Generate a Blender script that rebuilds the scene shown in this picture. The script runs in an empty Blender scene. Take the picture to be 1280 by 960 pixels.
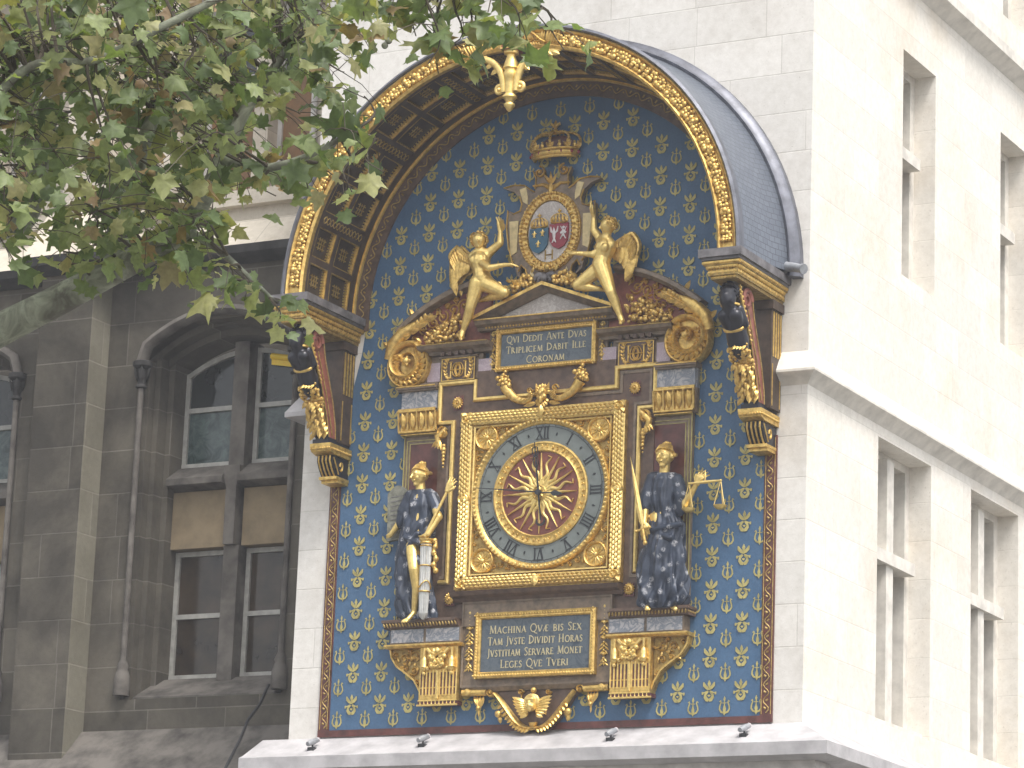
import bpy, bmesh, math, random
from mathutils import Vector, Matrix
sin, cos, PI, R = math.sin, math.cos, math.pi, math.radians
random.seed(7)
scene = bpy.context.scene
COL = scene.collection

# ------------------------------------------------------------ camera, sky, sun, exposure
CAM = Vector((12.28958, -23.47230, 1.77558))
YAW, PITCH, ROLL, FPX = R(28.306), R(13.604), R(2.184), 4154.39
fw = Vector((-sin(YAW)*cos(PITCH), cos(YAW)*cos(PITCH), sin(PITCH)))
rt = Vector((cos(YAW), sin(YAW), 0)); up = rt.cross(fw)
r2 = rt*cos(ROLL)+up*sin(ROLL); u2 = up*cos(ROLL)-rt*sin(ROLL)
cd = bpy.data.cameras.new('camera'); cam = bpy.data.objects.new('camera', cd); COL.objects.link(cam)
cam.matrix_world = Matrix(((r2.x, u2.x, -fw.x, CAM.x), (r2.y, u2.y, -fw.y, CAM.y), (r2.z, u2.z, -fw.z, CAM.z), (0, 0, 0, 1)))
cd.sensor_width = 36; cd.lens = FPX*36/1280; cd.clip_end = 3000; cd.clip_start = .1
scene.camera = cam
SUN_EL, SUN_AZ = R(60), R(124)          # azimuth measured clockwise from +Y (north)
world = bpy.data.worlds.new('World'); scene.world = world; world.use_nodes = True
wn = world.node_tree; bg = wn.nodes['Background']
sky = wn.nodes.new('ShaderNodeTexSky'); sky.sky_type = 'NISHITA'; sky.sun_disc = False
sky.sun_elevation = SUN_EL; sky.sun_rotation = SUN_AZ; sky.dust_density = 4; sky.air_density = 1.2
hs = wn.nodes.new('ShaderNodeHueSaturation'); hs.inputs['Saturation'].default_value = .22
wn.links.new(sky.outputs[0], hs.inputs['Color']); wn.links.new(hs.outputs[0], bg.inputs[0])
bg.inputs[1].default_value = .15
sd = bpy.data.lights.new('sun', 'SUN'); sd.energy = 1.5; sd.angle = R(18); sd.color = (1, .955, .9)
sun = bpy.data.objects.new('sun', sd); COL.objects.link(sun)
sv = Vector((sin(SUN_AZ)*cos(SUN_EL), cos(SUN_AZ)*cos(SUN_EL), sin(SUN_EL)))
sun.rotation_euler = sv.to_track_quat('Z', 'Y').to_euler(); sun.location = (20, -30, 40)
vs = scene.view_settings; vs.view_transform = 'Standard'; vs.look = 'None'; vs.exposure = .94; vs.gamma = 1; vs.use_curve_mapping = False

def at(px, py, Y):
    """point on the plane y=Y that the photograph shows at pixel px,py"""
    d = fw + r2*((px-640)/FPX) - u2*((py-480)/FPX)
    return CAM + d*((Y-CAM.y)/d.y)
def at_dist(px, py, D):
    d = fw + r2*((px-640)/FPX) - u2*((py-480)/FPX)
    return CAM + d.normalized()*D

# ------------------------------------------------------------ materials
def newmat(name):
    m = bpy.data.materials.new(name); m.use_nodes = True
    return m, m.node_tree, m.node_tree.nodes['Principled BSDF']
def N(nt, t, **kw):
    n = nt.nodes.new(t)
    for k, v in kw.items():
        if k in n.inputs: n.inputs[k].default_value = v
        else: setattr(n, k, v)
    return n
def ramp(nt, fac, stops):
    r = nt.nodes.new('ShaderNodeValToRGB'); e = r.color_ramp.elements
    while len(e) < len(stops): e.new(.5)
    for i, (p, c) in enumerate(stops): e[i].position = p; e[i].color = (*c, 1)
    nt.links.new(fac, r.inputs[0]); return r
def mix(nt, a, b, fac, mode='MIX'):
    m = nt.nodes.new('ShaderNodeMix'); m.data_type = 'RGBA'; m.blend_type = mode
    for sock, v in ((m.inputs[6], a), (m.inputs[7], b), (m.inputs[0], fac)):
        if hasattr(v, 'links'): nt.links.new(v, sock)
        elif isinstance(v, (int, float)): sock.default_value = v
        else: sock.default_value = (*v, 1)
    return m.outputs[2]
def noise(nt, scale, detail=4, rough=.6, vec=None, dist=0):
    n = N(nt, 'ShaderNodeTexNoise', Scale=scale, Detail=detail, Roughness=rough, Distortion=dist)
    if vec is None:
        g = nt.nodes.new('ShaderNodeNewGeometry'); vec = g.outputs['Position']
    nt.links.new(vec, n.inputs['Vector']); return n.outputs[0]
def bump(nt, b, h, strength, dist=.01):
    n = N(nt, 'ShaderNodeBump', Strength=strength, Distance=dist); nt.links.new(h, n.inputs['Height'])
    nt.links.new(n.outputs[0], b.inputs['Normal'])
def plain(name, c, rough=.6, metal=0, var=.25, scale=20, bmp=.2, spec=.5, c2=None):
    m, nt, b = newmat(name)
    f = noise(nt, scale, 5)
    dk = c2 or tuple(x*(1-var*1.6) for x in c); lt = tuple(min(1, x*(1+var*.5)) for x in c)
    r = ramp(nt, f, [(.3, dk), (.62, lt)])
    nt.links.new(r.outputs[0], b.inputs['Base Color'])
    b.inputs['Roughness'].default_value = rough; b.inputs['Metallic'].default_value = metal
    b.inputs['Specular IOR Level'].default_value = spec
    if bmp: bump(nt, b, noise(nt, scale*3, 3), bmp, .004)
    return m
def stone(name, axis, c, mortar, bw=.8, bh=.335, zoff=0, var=.12, stain=(.5, .45, .4), stain_amt=.35, rough=.9, stain_lo=.52, joint=.006):
    m, nt, b = newmat(name)
    g = nt.nodes.new('ShaderNodeNewGeometry'); s = nt.nodes.new('ShaderNodeSeparateXYZ'); nt.links.new(g.outputs['Position'], s.inputs[0])
    cb = nt.nodes.new('ShaderNodeCombineXYZ')
    nt.links.new(s.outputs['X' if axis == 'x' else 'Y'], cb.inputs[0])
    ad = N(nt, 'ShaderNodeMath', operation='ADD'); ad.inputs[1].default_value = zoff; nt.links.new(s.outputs['Z'], ad.inputs[0]); nt.links.new(ad.outputs[0], cb.inputs[1])
    br = N(nt, 'ShaderNodeTexBrick', Scale=1.0); br.inputs['Brick Width'].default_value = bw; br.inputs['Row Height'].default_value = bh
    br.inputs['Mortar Size'].default_value = joint; br.inputs['Mortar Smooth'].default_value = .4; br.offset = .42; br.squash = .8; br.squash_frequency = 3
    br.inputs['Color1'].default_value = (*[x*(1+var*.6) for x in c], 1); br.inputs['Color2'].default_value = (*[x*(1-var*1.6) for x in c], 1)
    br.inputs['Mortar'].default_value = (*mortar, 1); br.inputs['Bias'].default_value = -.2
    nt.links.new(cb.outputs[0], br.inputs['Vector'])
    big = noise(nt, .9, 6, .62, dist=.3)
    rs = ramp(nt, big, [(stain_lo, (0, 0, 0)), (stain_lo+.22, (1, 1, 1))])
    col = mix(nt, br.outputs['Color'], stain, 0, 'MULTIPLY')
    mm = N(nt, 'ShaderNodeMath', operation='MULTIPLY'); mm.inputs[1].default_value = stain_amt; nt.links.new(rs.outputs[0], mm.inputs[0])
    nt.links.new(mm.outputs[0], col.node.inputs[0])
    f = noise(nt, 14, 6, .7); rf = ramp(nt, f, [(.3, (.86, .85, .83)), (.65, (1.05, 1.05, 1.05))])
    col = mix(nt, col, rf.outputs[0], .8, 'MULTIPLY')
    sp = noise(nt, 55, 3, .6); rsp = ramp(nt, sp, [(.3, (.55, .52, .5)), (.36, (1, 1, 1))])
    col = mix(nt, col, rsp.outputs[0], .5, 'MULTIPLY')
    nt.links.new(col, b.inputs['Base Color']); b.inputs['Roughness'].default_value = rough; b.inputs['Specular IOR Level'].default_value = .2
    h = mix(nt, br.outputs['Fac'], noise(nt, 30, 5, .7), .35)
    inv = N(nt, 'ShaderNodeInvert'); nt.links.new(h, inv.inputs['Color'])
    bump(nt, b, inv.outputs[0], .35, .012)
    return m
def gold(name, c=(.79, .555, .18), rough=.38, metal=.82, dirt=.40, scale=26):
    m, nt, b = newmat(name)
    f = noise(nt, scale, 5, .65); r = ramp(nt, f, [(.34, (c[0]*(1-dirt), c[1]*(1-dirt*1.15), c[2]*(1-dirt*1.3))), (.6, c)])
    nt.links.new(r.outputs[0], b.inputs['Base Color']); b.inputs['Metallic'].default_value = metal
    rr = ramp(nt, noise(nt, scale*2.3, 3), [(.35, (rough+.14,)*3), (.65, (rough,)*3)]); nt.links.new(rr.outputs[0], b.inputs['Roughness'])
    bump(nt, b, noise(nt, 90, 3), .25, .004)
    return m
M = {}
M['front'] = stone('pale_ashlar_front', 'x', (.69, .665, .625), (.60, .575, .535), .78, .335, .1, .045, (.62, .58, .54), .55, stain_lo=.5)
M['side'] = stone('pale_ashlar_side', 'y', (.73, .695, .635), (.67, .635, .58), .70, .335, .1, .055, (.86, .76, .63), .5, stain_lo=.5, joint=.005)
M['trim'] = plain('pale_stone_trim', (.50, .48, .455), .85, 0, .18, 6, .3, .2)
M['sidetrim'] = plain('pale_side_trim', (.66, .625, .565), .85, 0, .14, 6, .25, .2)
M['glacis'] = plain('weathered_slope', (.43, .415, .42), .8, 0, .16, 5, .3, .3)
M['dark'] = stone('sooty_ashlar', 'x', (.120, .107, .086), (.18, .163, .138), .82, .40, .2, .2, (.34, .34, .36), .85, stain_lo=.42, joint=.007)
M['dark_litside'] = stone('sooty_ashlar_lit_return', 'y', (.20, .186, .145), (.25, .23, .19), .9, .40, .2, .13, (.5, .48, .45), .5, stain_lo=.5, joint=.008)  # lighter copy of the sooty ashlar, side light painted into the pier returns
M['darktrim'] = plain('sooty_trim', (.125, .113, .10), .85, 0, .4, 4, .3, .2)
M['ledge'] = plain('black_crusted_stone', (.05, .048, .047), .85, 0, .3, 6, .3, .2)
M['tan'] = plain('tan_stone_panel', (.24, .185, .115), .85, 0, .16, 5, .3, .2)
M['upper'] = stone('pale_upper_ashlar', 'x', (.54, .49, .41), (.42, .38, .32), .8, .335, .1, .1, (.55, .5, .45), .5)
M['sash'] = plain('painted_window_sash', (.36, .35, .32), .5, 0, .2, 10, .1)
M['orange'] = plain('orange_brown_blind', (.20, .105, .04), .6, 0, .2, 6, .1)
M['blind'] = plain('pale_window_blind', (.42, .44, .43), .6, 0, .1, 6, .1)
M['yellow'] = plain('yellow_enamel', (.85, .58, .02), .35, 0, .08, 6, 0)
m, nt, b = newmat('window_glass'); M['glass'] = m
r = ramp(nt, noise(nt, 2.5, 4), [(.35, (.012, .014, .014)), (.7, (.03, .035, .034))]); nt.links.new(r.outputs[0], b.inputs['Base Color'])
b.inputs['Roughness'].default_value = .06; b.inputs['Specular IOR Level'].default_value = .55; bump(nt, b, noise(nt, 3, 2), .08, .02)
m, nt, b = newmat('reflection_painted_lower_glass'); M['reflect_paint'] = m
r = ramp(nt, noise(nt, 7, 6, .75, dist=.8), [(.38, (.018, .032, .032)), (.66, (.10, .135, .13))]); nt.links.new(r.outputs[0], b.inputs['Base Color']); b.inputs['Roughness'].default_value = .15  # mottled greenish tone: tree reflections painted into the glass colour
M['brownglass'] = plain('brown_curtained_glass', (.045, .032, .021), .1, 0, .4, 3, 0)
M['gold'] = gold('gilding')
M['goldb'] = gold('bright_gilding', (.88, .66, .24), .36, .78, .22)
M['goldd'] = gold('dull_gilding', (.46, .33, .115), .46, .6, .5)
M['goldpaint'] = plain('gold_paint', (.42, .36, .135), .55, .15, .22, 12, 0)
M['brown'] = plain('umber_painted_stone', (.115, .072, .050), .5, 0, .3, 16, .15)
M['brownl'] = plain('grey_brown_moulding', (.20, .15, .105), .5, 0, .3, 16, .15)
M['maroon'] = plain('maroon_marble', (.11, .035, .028), .35, 0, .35, 9, .1)
M['red'] = plain('brick_red_paint', (.23, .075, .05), .55, 0, .3, 14, .15)
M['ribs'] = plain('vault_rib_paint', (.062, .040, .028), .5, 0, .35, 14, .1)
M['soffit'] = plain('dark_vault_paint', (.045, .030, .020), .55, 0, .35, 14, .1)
M['grey'] = plain('lead_grey_slab', (.15, .14, .145), .6, 0, .35, 10, .2)
M['black'] = plain('black_bronze', (.014, .014, .022), .32, .1, .3, 14, .1)
M['silver'] = plain('fluted_silvered_column', (.52, .52, .50), .4, .3, .15, 14, .1)
M['tablet'] = plain('grey_green_tablet', (.20, .20, .16), .7, 0, .3, 18, .3)
M['dialred'] = plain('deep_red_dial', (.185, .055, .036), .45, 0, .2, 12, .1)
M['dial'] = plain('grey_blue_dial', (.160, .180, .170), .5, 0, .12, 9, .1)
M['ink'] = plain('numeral_black', (.02, .022, .025), .5, 0, .1, 20, 0)
M['iron'] = plain('dark_iron', (.05, .05, .052), .45, .6, .2, 20, .1)
M['zinc'] = plain('zinc_grey', (.34, .35, .37), .5, .4, .2, 12, .1)
M['shblue'] = plain('shield_blue', (.03, .10, .16), .45, 0, .15, 12, 0)
M['shred'] = plain('shield_crimson', (.24, .02, .035), .45, 0, .15, 12, 0)
M['white'] = plain('white_enamel', (.62, .58, .58), .5, 0, .1, 20, 0)
M['letter'] = plain('letter_gilt', (.52, .45, .27), .5, .1, .15, 40, 0)
M['cream'] = plain('cream_panel', (.62, .50, .26), .5, .1, .18, 20, .1)
def marble(name, a, bb, cc, s):
    m, nt, b = newmat(name); f = noise(nt, s, 7, .7, dist=1.6)
    r = ramp(nt, f, [(.38, a), (.48, bb), (.55, a), (.64, cc)]); nt.links.new(r.outputs[0], b.inputs['Base Color'])
    b.inputs['Roughness'].default_value = .3; return m
M['marble'] = marble('blue_veined_marble', (.40, .385, .39), (.15, .175, .21), (.50, .47, .46), 8)
M['lilac'] = marble('lilac_marble', (.42, .34, .37), (.33, .25, .29), (.48, .41, .43), 30)
M['tymp'] = marble('cream_marble', (.50, .46, .42), (.36, .31, .28), (.58, .54, .50), 14)
M['plaque'] = marble('slate_blue_marble', (.060, .080, .100), (.095, .115, .135), (.045, .06, .08), 9)
m, nt, b = newmat('azure_field'); M['blue'] = m
f = noise(nt, 3, 6, .65); r = ramp(nt, f, [(.3, (.042, .098, .185)), (.7, (.064, .135, .238))])
f2 = noise(nt, 60, 3, .6); c = mix(nt, r.outputs[0], ramp(nt, f2, [(.35, (.82, .84, .86)), (.65, (1.06, 1.05, 1.03))]).outputs[0], .8, 'MULTIPLY')
nt.links.new(c, b.inputs['Base Color']); b.inputs['Roughness'].default_value = .55; bump(nt, b, f2, .15, .003)
# dress: blue-black paint with silvery sprigs
m, nt, b = newmat('blue_black_drapery'); M['dress'] = m
v = N(nt, 'ShaderNodeTexVoronoi', Scale=13.0); g = nt.nodes.new('ShaderNodeNewGeometry'); nt.links.new(g.outputs['Position'], v.inputs['Vector'])
sp = ramp(nt, v.outputs['Distance'], [(.20, (1, 1, 1)), (.36, (0, 0, 0))]); nz = ramp(nt, noise(nt, 70, 2), [(.42, (0, 0, 0)), (.5, (1, 1, 1))])
mm = mix(nt, sp.outputs[0], nz.outputs[0], 1, 'MULTIPLY')
base = ramp(nt, noise(nt, 12, 4), [(.35, (.016, .023, .040)), (.65, (.046, .060, .092))])
nt.links.new(mix(nt, base.outputs[0], (.36, .36, .38), mm), b.inputs['Base Color']); b.inputs['Roughness'].default_value = .42; b.inputs['Metallic'].default_value = .1
# lead roof scales
m, nt, b = newmat('grey_slate_scales'); M['roof'] = m
g = nt.nodes.new('ShaderNodeNewGeometry'); s = nt.nodes.new('ShaderNodeSeparateXYZ'); nt.links.new(g.outputs['Position'], s.inputs[0])
sub = N(nt, 'ShaderNodeMath', operation='SUBTRACT'); sub.inputs[1].default_value = 8.92; nt.links.new(s.outputs['Z'], sub.inputs[0])
an = N(nt, 'ShaderNodeMath', operation='ARCTAN2'); nt.links.new(sub.outputs[0], an.inputs[0]); nt.links.new(s.outputs['X'], an.inputs[1])
ml = N(nt, 'ShaderNodeMath', operation='MULTIPLY'); ml.inputs[1].default_value = 2.1; nt.links.new(an.outputs[0], ml.inputs[0])
cb = nt.nodes.new('ShaderNodeCombineXYZ'); nt.links.new(s.outputs['Y'], cb.inputs[0]); nt.links.new(ml.outputs[0], cb.inputs[1])
br = N(nt, 'ShaderNodeTexBrick', Scale=1.0); br.inputs['Brick Width'].default_value = .075; br.inputs['Row Height'].default_value = .05; br.inputs['Mortar Size'].default_value = .004
br.inputs['Color1'].default_value = (.165, .185, .22, 1); br.inputs['Color2'].default_value = (.135, .152, .185, 1); br.inputs['Mortar'].default_value = (.10, .112, .138, 1)
nt.links.new(cb.outputs[0], br.inputs['Vector']); nt.links.new(br.outputs[0], b.inputs['Base Color']); b.inputs['Roughness'].default_value = .42; b.inputs['Metallic'].default_value = .3
inv = N(nt, 'ShaderNodeInvert'); nt.links.new(br.outputs['Fac'], inv.inputs['Color']); bump(nt, b, inv.outputs[0], .4, .006)
M['lead'] = plain('lead_sheet', (.135, .14, .165), .45, .4, .25, 9, .15)
# bark and leaves
m, nt, b = newmat('plane_bark'); M['bark'] = m
f = noise(nt, 7, 5, .6, dist=.8); r = ramp(nt, f, [(.36, (.12, .115, .09)), (.45, (.19, .20, .15)), (.54, (.30, .32, .24)), (.66, (.17, .175, .135))])
nt.links.new(r.outputs[0], b.inputs['Base Color']); b.inputs['Roughness'].default_value = .8; bump(nt, b, noise(nt, 30, 5), .5, .01)
m, nt, b = newmat('plane_leaf'); M['leaf'] = m
a = nt.nodes.new('ShaderNodeAttribute'); a.attribute_name = 'tint'; a.attribute_type = 'GEOMETRY'
r = ramp(nt, a.outputs['Fac'], [(0, (.095, .135, .060)), (.2, (.140, .190, .085)), (.38, (.185, .235, .100)), (.52, (.250, .285, .125)), (.66, (.33, .335, .155)), (.78, (.38, .355, .19)), (.86, (.24, .17, .08)), (.93, (.34, .23, .15)), (1, (.17, .19, .10))])
vein = noise(nt, 45, 4, .6); c = mix(nt, r.outputs[0], ramp(nt, vein, [(.3, (.72, .72, .7)), (.65, (1.15, 1.15, 1.1))]).outputs[0], .8, 'MULTIPLY')
nt.links.new(c, b.inputs['Base Color']); b.inputs['Roughness'].default_value = .5
tr = nt.nodes.new('ShaderNodeBsdfTranslucent'); mx = nt.nodes.new('ShaderNodeMixShader'); mx.inputs[0].default_value = .36
nt.links.new(mix(nt, c, (1.5, 1.6, .6), 1, 'MULTIPLY'), tr.inputs[0]); out = nt.nodes['Material Output']
nt.links.new(b.outputs[0], mx.inputs[1]); nt.links.new(tr.outputs[0], mx.inputs[2]); nt.links.new(mx.outputs[0], out.inputs[0])
M['twig'] = plain('brown_twig', (.085, .07, .05), .8, 0, .2, 10, 0)
M['paving'] = plain('quay_paving', (.16, .155, .145), .85, 0, .25, 1.2, .2)

# ------------------------------------------------------------ mesh building
def V(p): return (p[0], -p[1], p[2])           # (x, depth in front of the clock wall, z)
class MB:
    def __init__(s): s.v = []; s.f = []; s.k = 0
    def lift(s):
        s.k = (s.k+1) % 12; return s.k*.0006
    def add(s, vs_, fs):
        o = len(s.v); s.v += [tuple(q) for q in vs_]; s.f += [tuple(i+o for i in f) for f in fs]
    def box(s, x0, x1, d0, d1, z0, z1):
        s.add([V((x, d, z)) for x in (x0, x1) for d in (d0, d1) for z in (z0, z1)], [(0, 1, 3, 2), (4, 6, 7, 5), (0, 4, 5, 1), (2, 3, 7, 6), (0, 2, 6, 4), (1, 5, 7, 3)])
        return s
    def bevbox(s, x0, x1, d0, d1, z0, z1, b=.01):
        s.box(x0, x1, d0, d1-b, z0, z1)
        s.add([V((x0, d1-b+.0003, z0)), V((x1, d1-b+.0003, z0)), V((x1, d1-b+.0003, z1)), V((x0, d1-b+.0003, z1)), V((x0+b, d1, z0+b)), V((x1-b, d1, z0+b)), V((x1-b, d1, z1-b)), V((x0+b, d1, z1-b))],
              [(0, 3, 2, 1), (4, 5, 6, 7), (0, 1, 5, 4), (1, 2, 6, 5), (2, 3, 7, 6), (3, 0, 4, 7)]); return s
    def prism(s, poly, d0, d1):
        n = len(poly)
        s.add([V((x, d0, z)) for x, z in poly]+[V((x, d1, z)) for x, z in poly], [tuple(range(n)), tuple(range(2*n-1, n-1, -1))]+[(i, (i+1) % n, n+(i+1) % n, n+i) for i in range(n)]); return s
    def prismx(s, poly, x0, x1):                 # polygon in (depth, z) extruded along x
        n = len(poly)
        s.add([V((x0, d, z)) for d, z in poly]+[V((x1, d, z)) for d, z in poly], [tuple(range(n)), tuple(range(2*n-1, n-1, -1))]+[(i, (i+1) % n, n+(i+1) % n, n+i) for i in range(n)]); return s
    def tube(s, pts, rad, n=8, cap=True):
        pts = [Vector(p) for p in pts]; L = len(pts)
        if isinstance(rad, (int, float)): rad = [rad]*L
        vs_ = []; prev = None
        for i, p in enumerate(pts):
            t = (pts[min(i+1, L-1)]-pts[max(i-1, 0)])
            if t.length < 1e-9: t = Vector((0, 0, 1))
            t.normalize()
            if prev is None:
                a = Vector((0, 1, 0)) if abs(t.y) < .9 else Vector((1, 0, 0)); u = t.cross(a).normalized()
            else:
                u = (prev-t*prev.dot(t))
                u = u.normalized() if u.length > 1e-6 else t.orthogonal().normalized()
            prev = u; w = t.cross(u)
            for k in range(n):
                a = 2*PI*k/n; q = p+(u*cos(a)+w*sin(a))*rad[i]; vs_.append(V(q))
        fs = [(i*n+k, i*n+(k+1) % n, (i+1)*n+(k+1) % n, (i+1)*n+k) for i in range(L-1) for k in range(n)]
        if cap: fs += [tuple(range(n-1, -1, -1)), tuple(range((L-1)*n, L*n))]
        s.add(vs_, fs); return s
    def sphere(s, c, r, sx=1, sd=1, sz=1, n=8, m=6):
        vs_ = [V((c[0], c[1], c[2]+r*sz))]
        for j in range(1, m):
            a = PI*j/m
            for k in range(n):
                b_ = 2*PI*k/n; vs_.append(V((c[0]+r*sx*sin(a)*cos(b_), c[1]+r*sd*sin(a)*sin(b_), c[2]+r*sz*cos(a))))
        vs_.append(V((c[0], c[1], c[2]-r*sz))); fs = [(0, 1+k, 1+(k+1) % n) for k in range(n)]
        for j in range(m-2):
            for k in range(n): a = 1+j*n; fs.append((a+k, a+n+k, a+n+(k+1) % n, a+(k+1) % n))
        a = 1+(m-2)*n; fs += [(a+k, len(vs_)-1, a+(k+1) % n) for k in range(n)]
        s.add(vs_, fs); return s
    def lathe(s, x, d, prof, n=16):              # prof: (radius, z)
        vs_ = []
        for r_, z in prof:
            for k in range(n): a = 2*PI*k/n; vs_.append(V((x+r_*cos(a), d+r_*sin(a), z)))
        L = len(prof); fs = [(i*n+k, i*n+(k+1) % n, (i+1)*n+(k+1) % n, (i+1)*n+k) for i in range(L-1) for k in range(n)]
        fs += [tuple(range(n-1, -1, -1)), tuple(range((L-1)*n, L*n))]; s.add(vs_, fs); return s
    def disc(s, x, z, prof, n=32, ez=1):         # prof: (radius, depth) turned about the depth axis
        vs_ = []
        for r_, d in prof:
            for k in range(n): a = 2*PI*k/n; vs_.append(V((x+r_*cos(a), d, z+ez*r_*sin(a))))
        L = len(prof); fs = [(i*n+k, i*n+(k+1) % n, (i+1)*n+(k+1) % n, (i+1)*n+k) for i in range(L-1) for k in range(n)]
        fs += [tuple(range(n-1, -1, -1)), tuple(range((L-1)*n, L*n))]; s.add(vs_, fs); return s
    def ribbon(s, pts, w, d, th=.006, flat=False):
        L = len(pts); d += s.lift()
        if isinstance(w, (int, float)): w = [w]*L
        vs_ = []
        for i, p in enumerate(pts):
            a, b_ = pts[max(i-1, 0)], pts[min(i+1, L-1)]; tx, tz = b_[0]-a[0], b_[1]-a[1]; l = math.hypot(tx, tz) or 1; nx, nz = -tz/l, tx/l; h = w[i]/2
            prof = [(-1, 0), (-1, th), (1, th), (1, 0)] if flat else [(-1, 0), (-.55, th*.75), (0, th), (.55, th*.75), (1, 0)]
            for u, e in prof: vs_.append(V((p[0]+nx*h*u, d+e, p[1]+nz*h*u)))
        q = 4 if flat else 5
        fs = [(i*q+k, i*q+(k+1) % q, (i+1)*q+(k+1) % q, (i+1)*q+k) for i in range(L-1) for k in range(q)]+[tuple(range(q-1, -1, -1)), tuple(range((L-1)*q, L*q))]
        s.add(vs_, fs); return s
    def leaf(s, p0, p1, w, t=.01, side=None, bend=0, n=5, pk=.45):
        p0, p1 = Vector(p0), Vector(p1); ax = p1-p0; nn = Vector((0, 1, 0)) if side is None else Vector(side)
        sd_ = ax.cross(nn); sd_ = sd_.normalized() if sd_.length > 1e-6 else Vector((1, 0, 0)); nn = sd_.cross(ax).normalized(); vs_ = []
        for i in range(n+1):
            u = i/n; wd = w*.5*(max(0.02, sin(PI*u**(math.log(.5)/math.log(pk))))**.8); c = p0+ax*u+nn*(bend*sin(PI*u))
            th = t*max(.1, sin(PI*u))
            vs_ += [V(c-sd_*wd), V(c+nn*th), V(c+sd_*wd), V(c-nn*th)]
        s.add(vs_, [(i*4+k, i*4+(k+1) % 4, (i+1)*4+(k+1) % 4, (i+1)*4+k) for i in range(n) for k in range(4)]+[(3, 2, 1, 0), tuple(range(n*4, n*4+4))]); return s
    def sweep(s, path, prof, closed=False):      # path in (x,z); prof (n,d): n to the left of travel
        L = len(path); q = len(prof); vs_ = []
        for i, p in enumerate(path):
            a = path[i-1] if (i > 0 or closed) else None; b_ = path[(i+1) % L] if (i < L-1 or closed) else None
            def nrm(u, v_):
                x, z = v_[0]-u[0], v_[1]-u[1]; l = math.hypot(x, z) or 1; return (-z/l, x/l)
            n0 = nrm(a, p) if a else None; n1 = nrm(p, b_) if b_ else None
            if n0 and n1:
                mx_, mz = n0[0]+n1[0], n0[1]+n1[1]; dd = mx_*n0[0]+mz*n0[1]; dd = dd if abs(dd) > .2 else .2; mx_, mz = mx_/dd, mz/dd
            else: mx_, mz = n0 or n1
            for n_, d in prof: vs_.append(V((p[0]+mx_*n_, d, p[1]+mz*n_)))
        fs = []
        for i in range(L if closed else L-1):
            j = (i+1) % L
            for k in range(q): fs.append((i*q+k, i*q+(k+1) % q, j*q+(k+1) % q, j*q+k))
        if not closed: fs += [tuple(range(q-1, -1, -1)), tuple(range((L-1)*q, L*q))]
        s.add(vs_, fs); return s
    def scroll(s, x, z, d, r0, turns=1.6, hand=1, a0=0, w=.02, th=.02, r1=.0, n=28):
        pts = []; ws = []
        for i in range(n+1):
            u = i/n; a = a0+hand*2*PI*turns*u; r_ = r0+(r1-r0)*u; pts.append((x+r_*cos(a), z+r_*sin(a))); ws.append(w*(1-.45*u))
        s.ribbon(pts, ws, d, th); s.sphere((x, d+th*.5, z), w*.7, n=6, m=4); return s
    def build(s, name, mat, parent=None, smooth=50):
        me = bpy.data.meshes.new(name); me.from_pydata(s.v, [], s.f); me.validate()
        bm = bmesh.new(); bm.from_mesh(me); bmesh.ops.recalc_face_normals(bm, faces=bm.faces); bm.to_mesh(me); bm.free()
        if smooth: me.shade_smooth(); me.set_sharp_from_angle(angle=R(smooth))
        me.materials.append(M[mat] if isinstance(mat, str) else mat)
        o = bpy.data.objects.new(name, me); COL.objects.link(o)
        if parent: o.parent = parent; o.matrix_parent_inverse = Matrix.Translation(parent_loc(parent)).inverted()
        return o
def parent_loc(p): return Vector(p.location) if p.type == 'EMPTY' else Vector((0, 0, 0))
def tag(o, label=None, cat=None, group=None, kind=None):
    for k, v_ in (('label', label), ('category', cat), ('group', group), ('kind', kind)):
        if v_: o[k] = v_
    return o
def thing(name, label, cat, loc=(0, 0, 0), group=None):
    o = bpy.data.objects.new(name, None); COL.objects.link(o); o.location = V(loc); o.empty_display_size = .2
    return tag(o, label, cat, group)
def arc(cx, cz, r, a0, a1, n=24, ez=1): return [(cx+r*cos(R(a0+(a1-a0)*i/n)), cz+ez*r*sin(R(a0+(a1-a0)*i/n))) for i in range(n+1)]
def bez(p0, p1, p2, p3, n=10):
    o = []
    for i in range(n+1):
        t = i/n; a = (1-t)**3; b_ = 3*t*(1-t)**2; c = 3*t*t*(1-t); e = t**3; o.append(tuple(a*p0[k]+b_*p1[k]+c*p2[k]+e*p3[k] for k in range(len(p0))))
    return o
def rect(x0, x1, z0, z1): return [(x0, z0), (x1, z0), (x1, z1), (x0, z1)]
def HR(w, h, d): return [(-w/2, d), (-w/2*.7, d+h*.7), (0, d+h), (w/2*.7, d+h*.7), (w/2, d)]   # half round
def dep(x): return x

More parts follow.
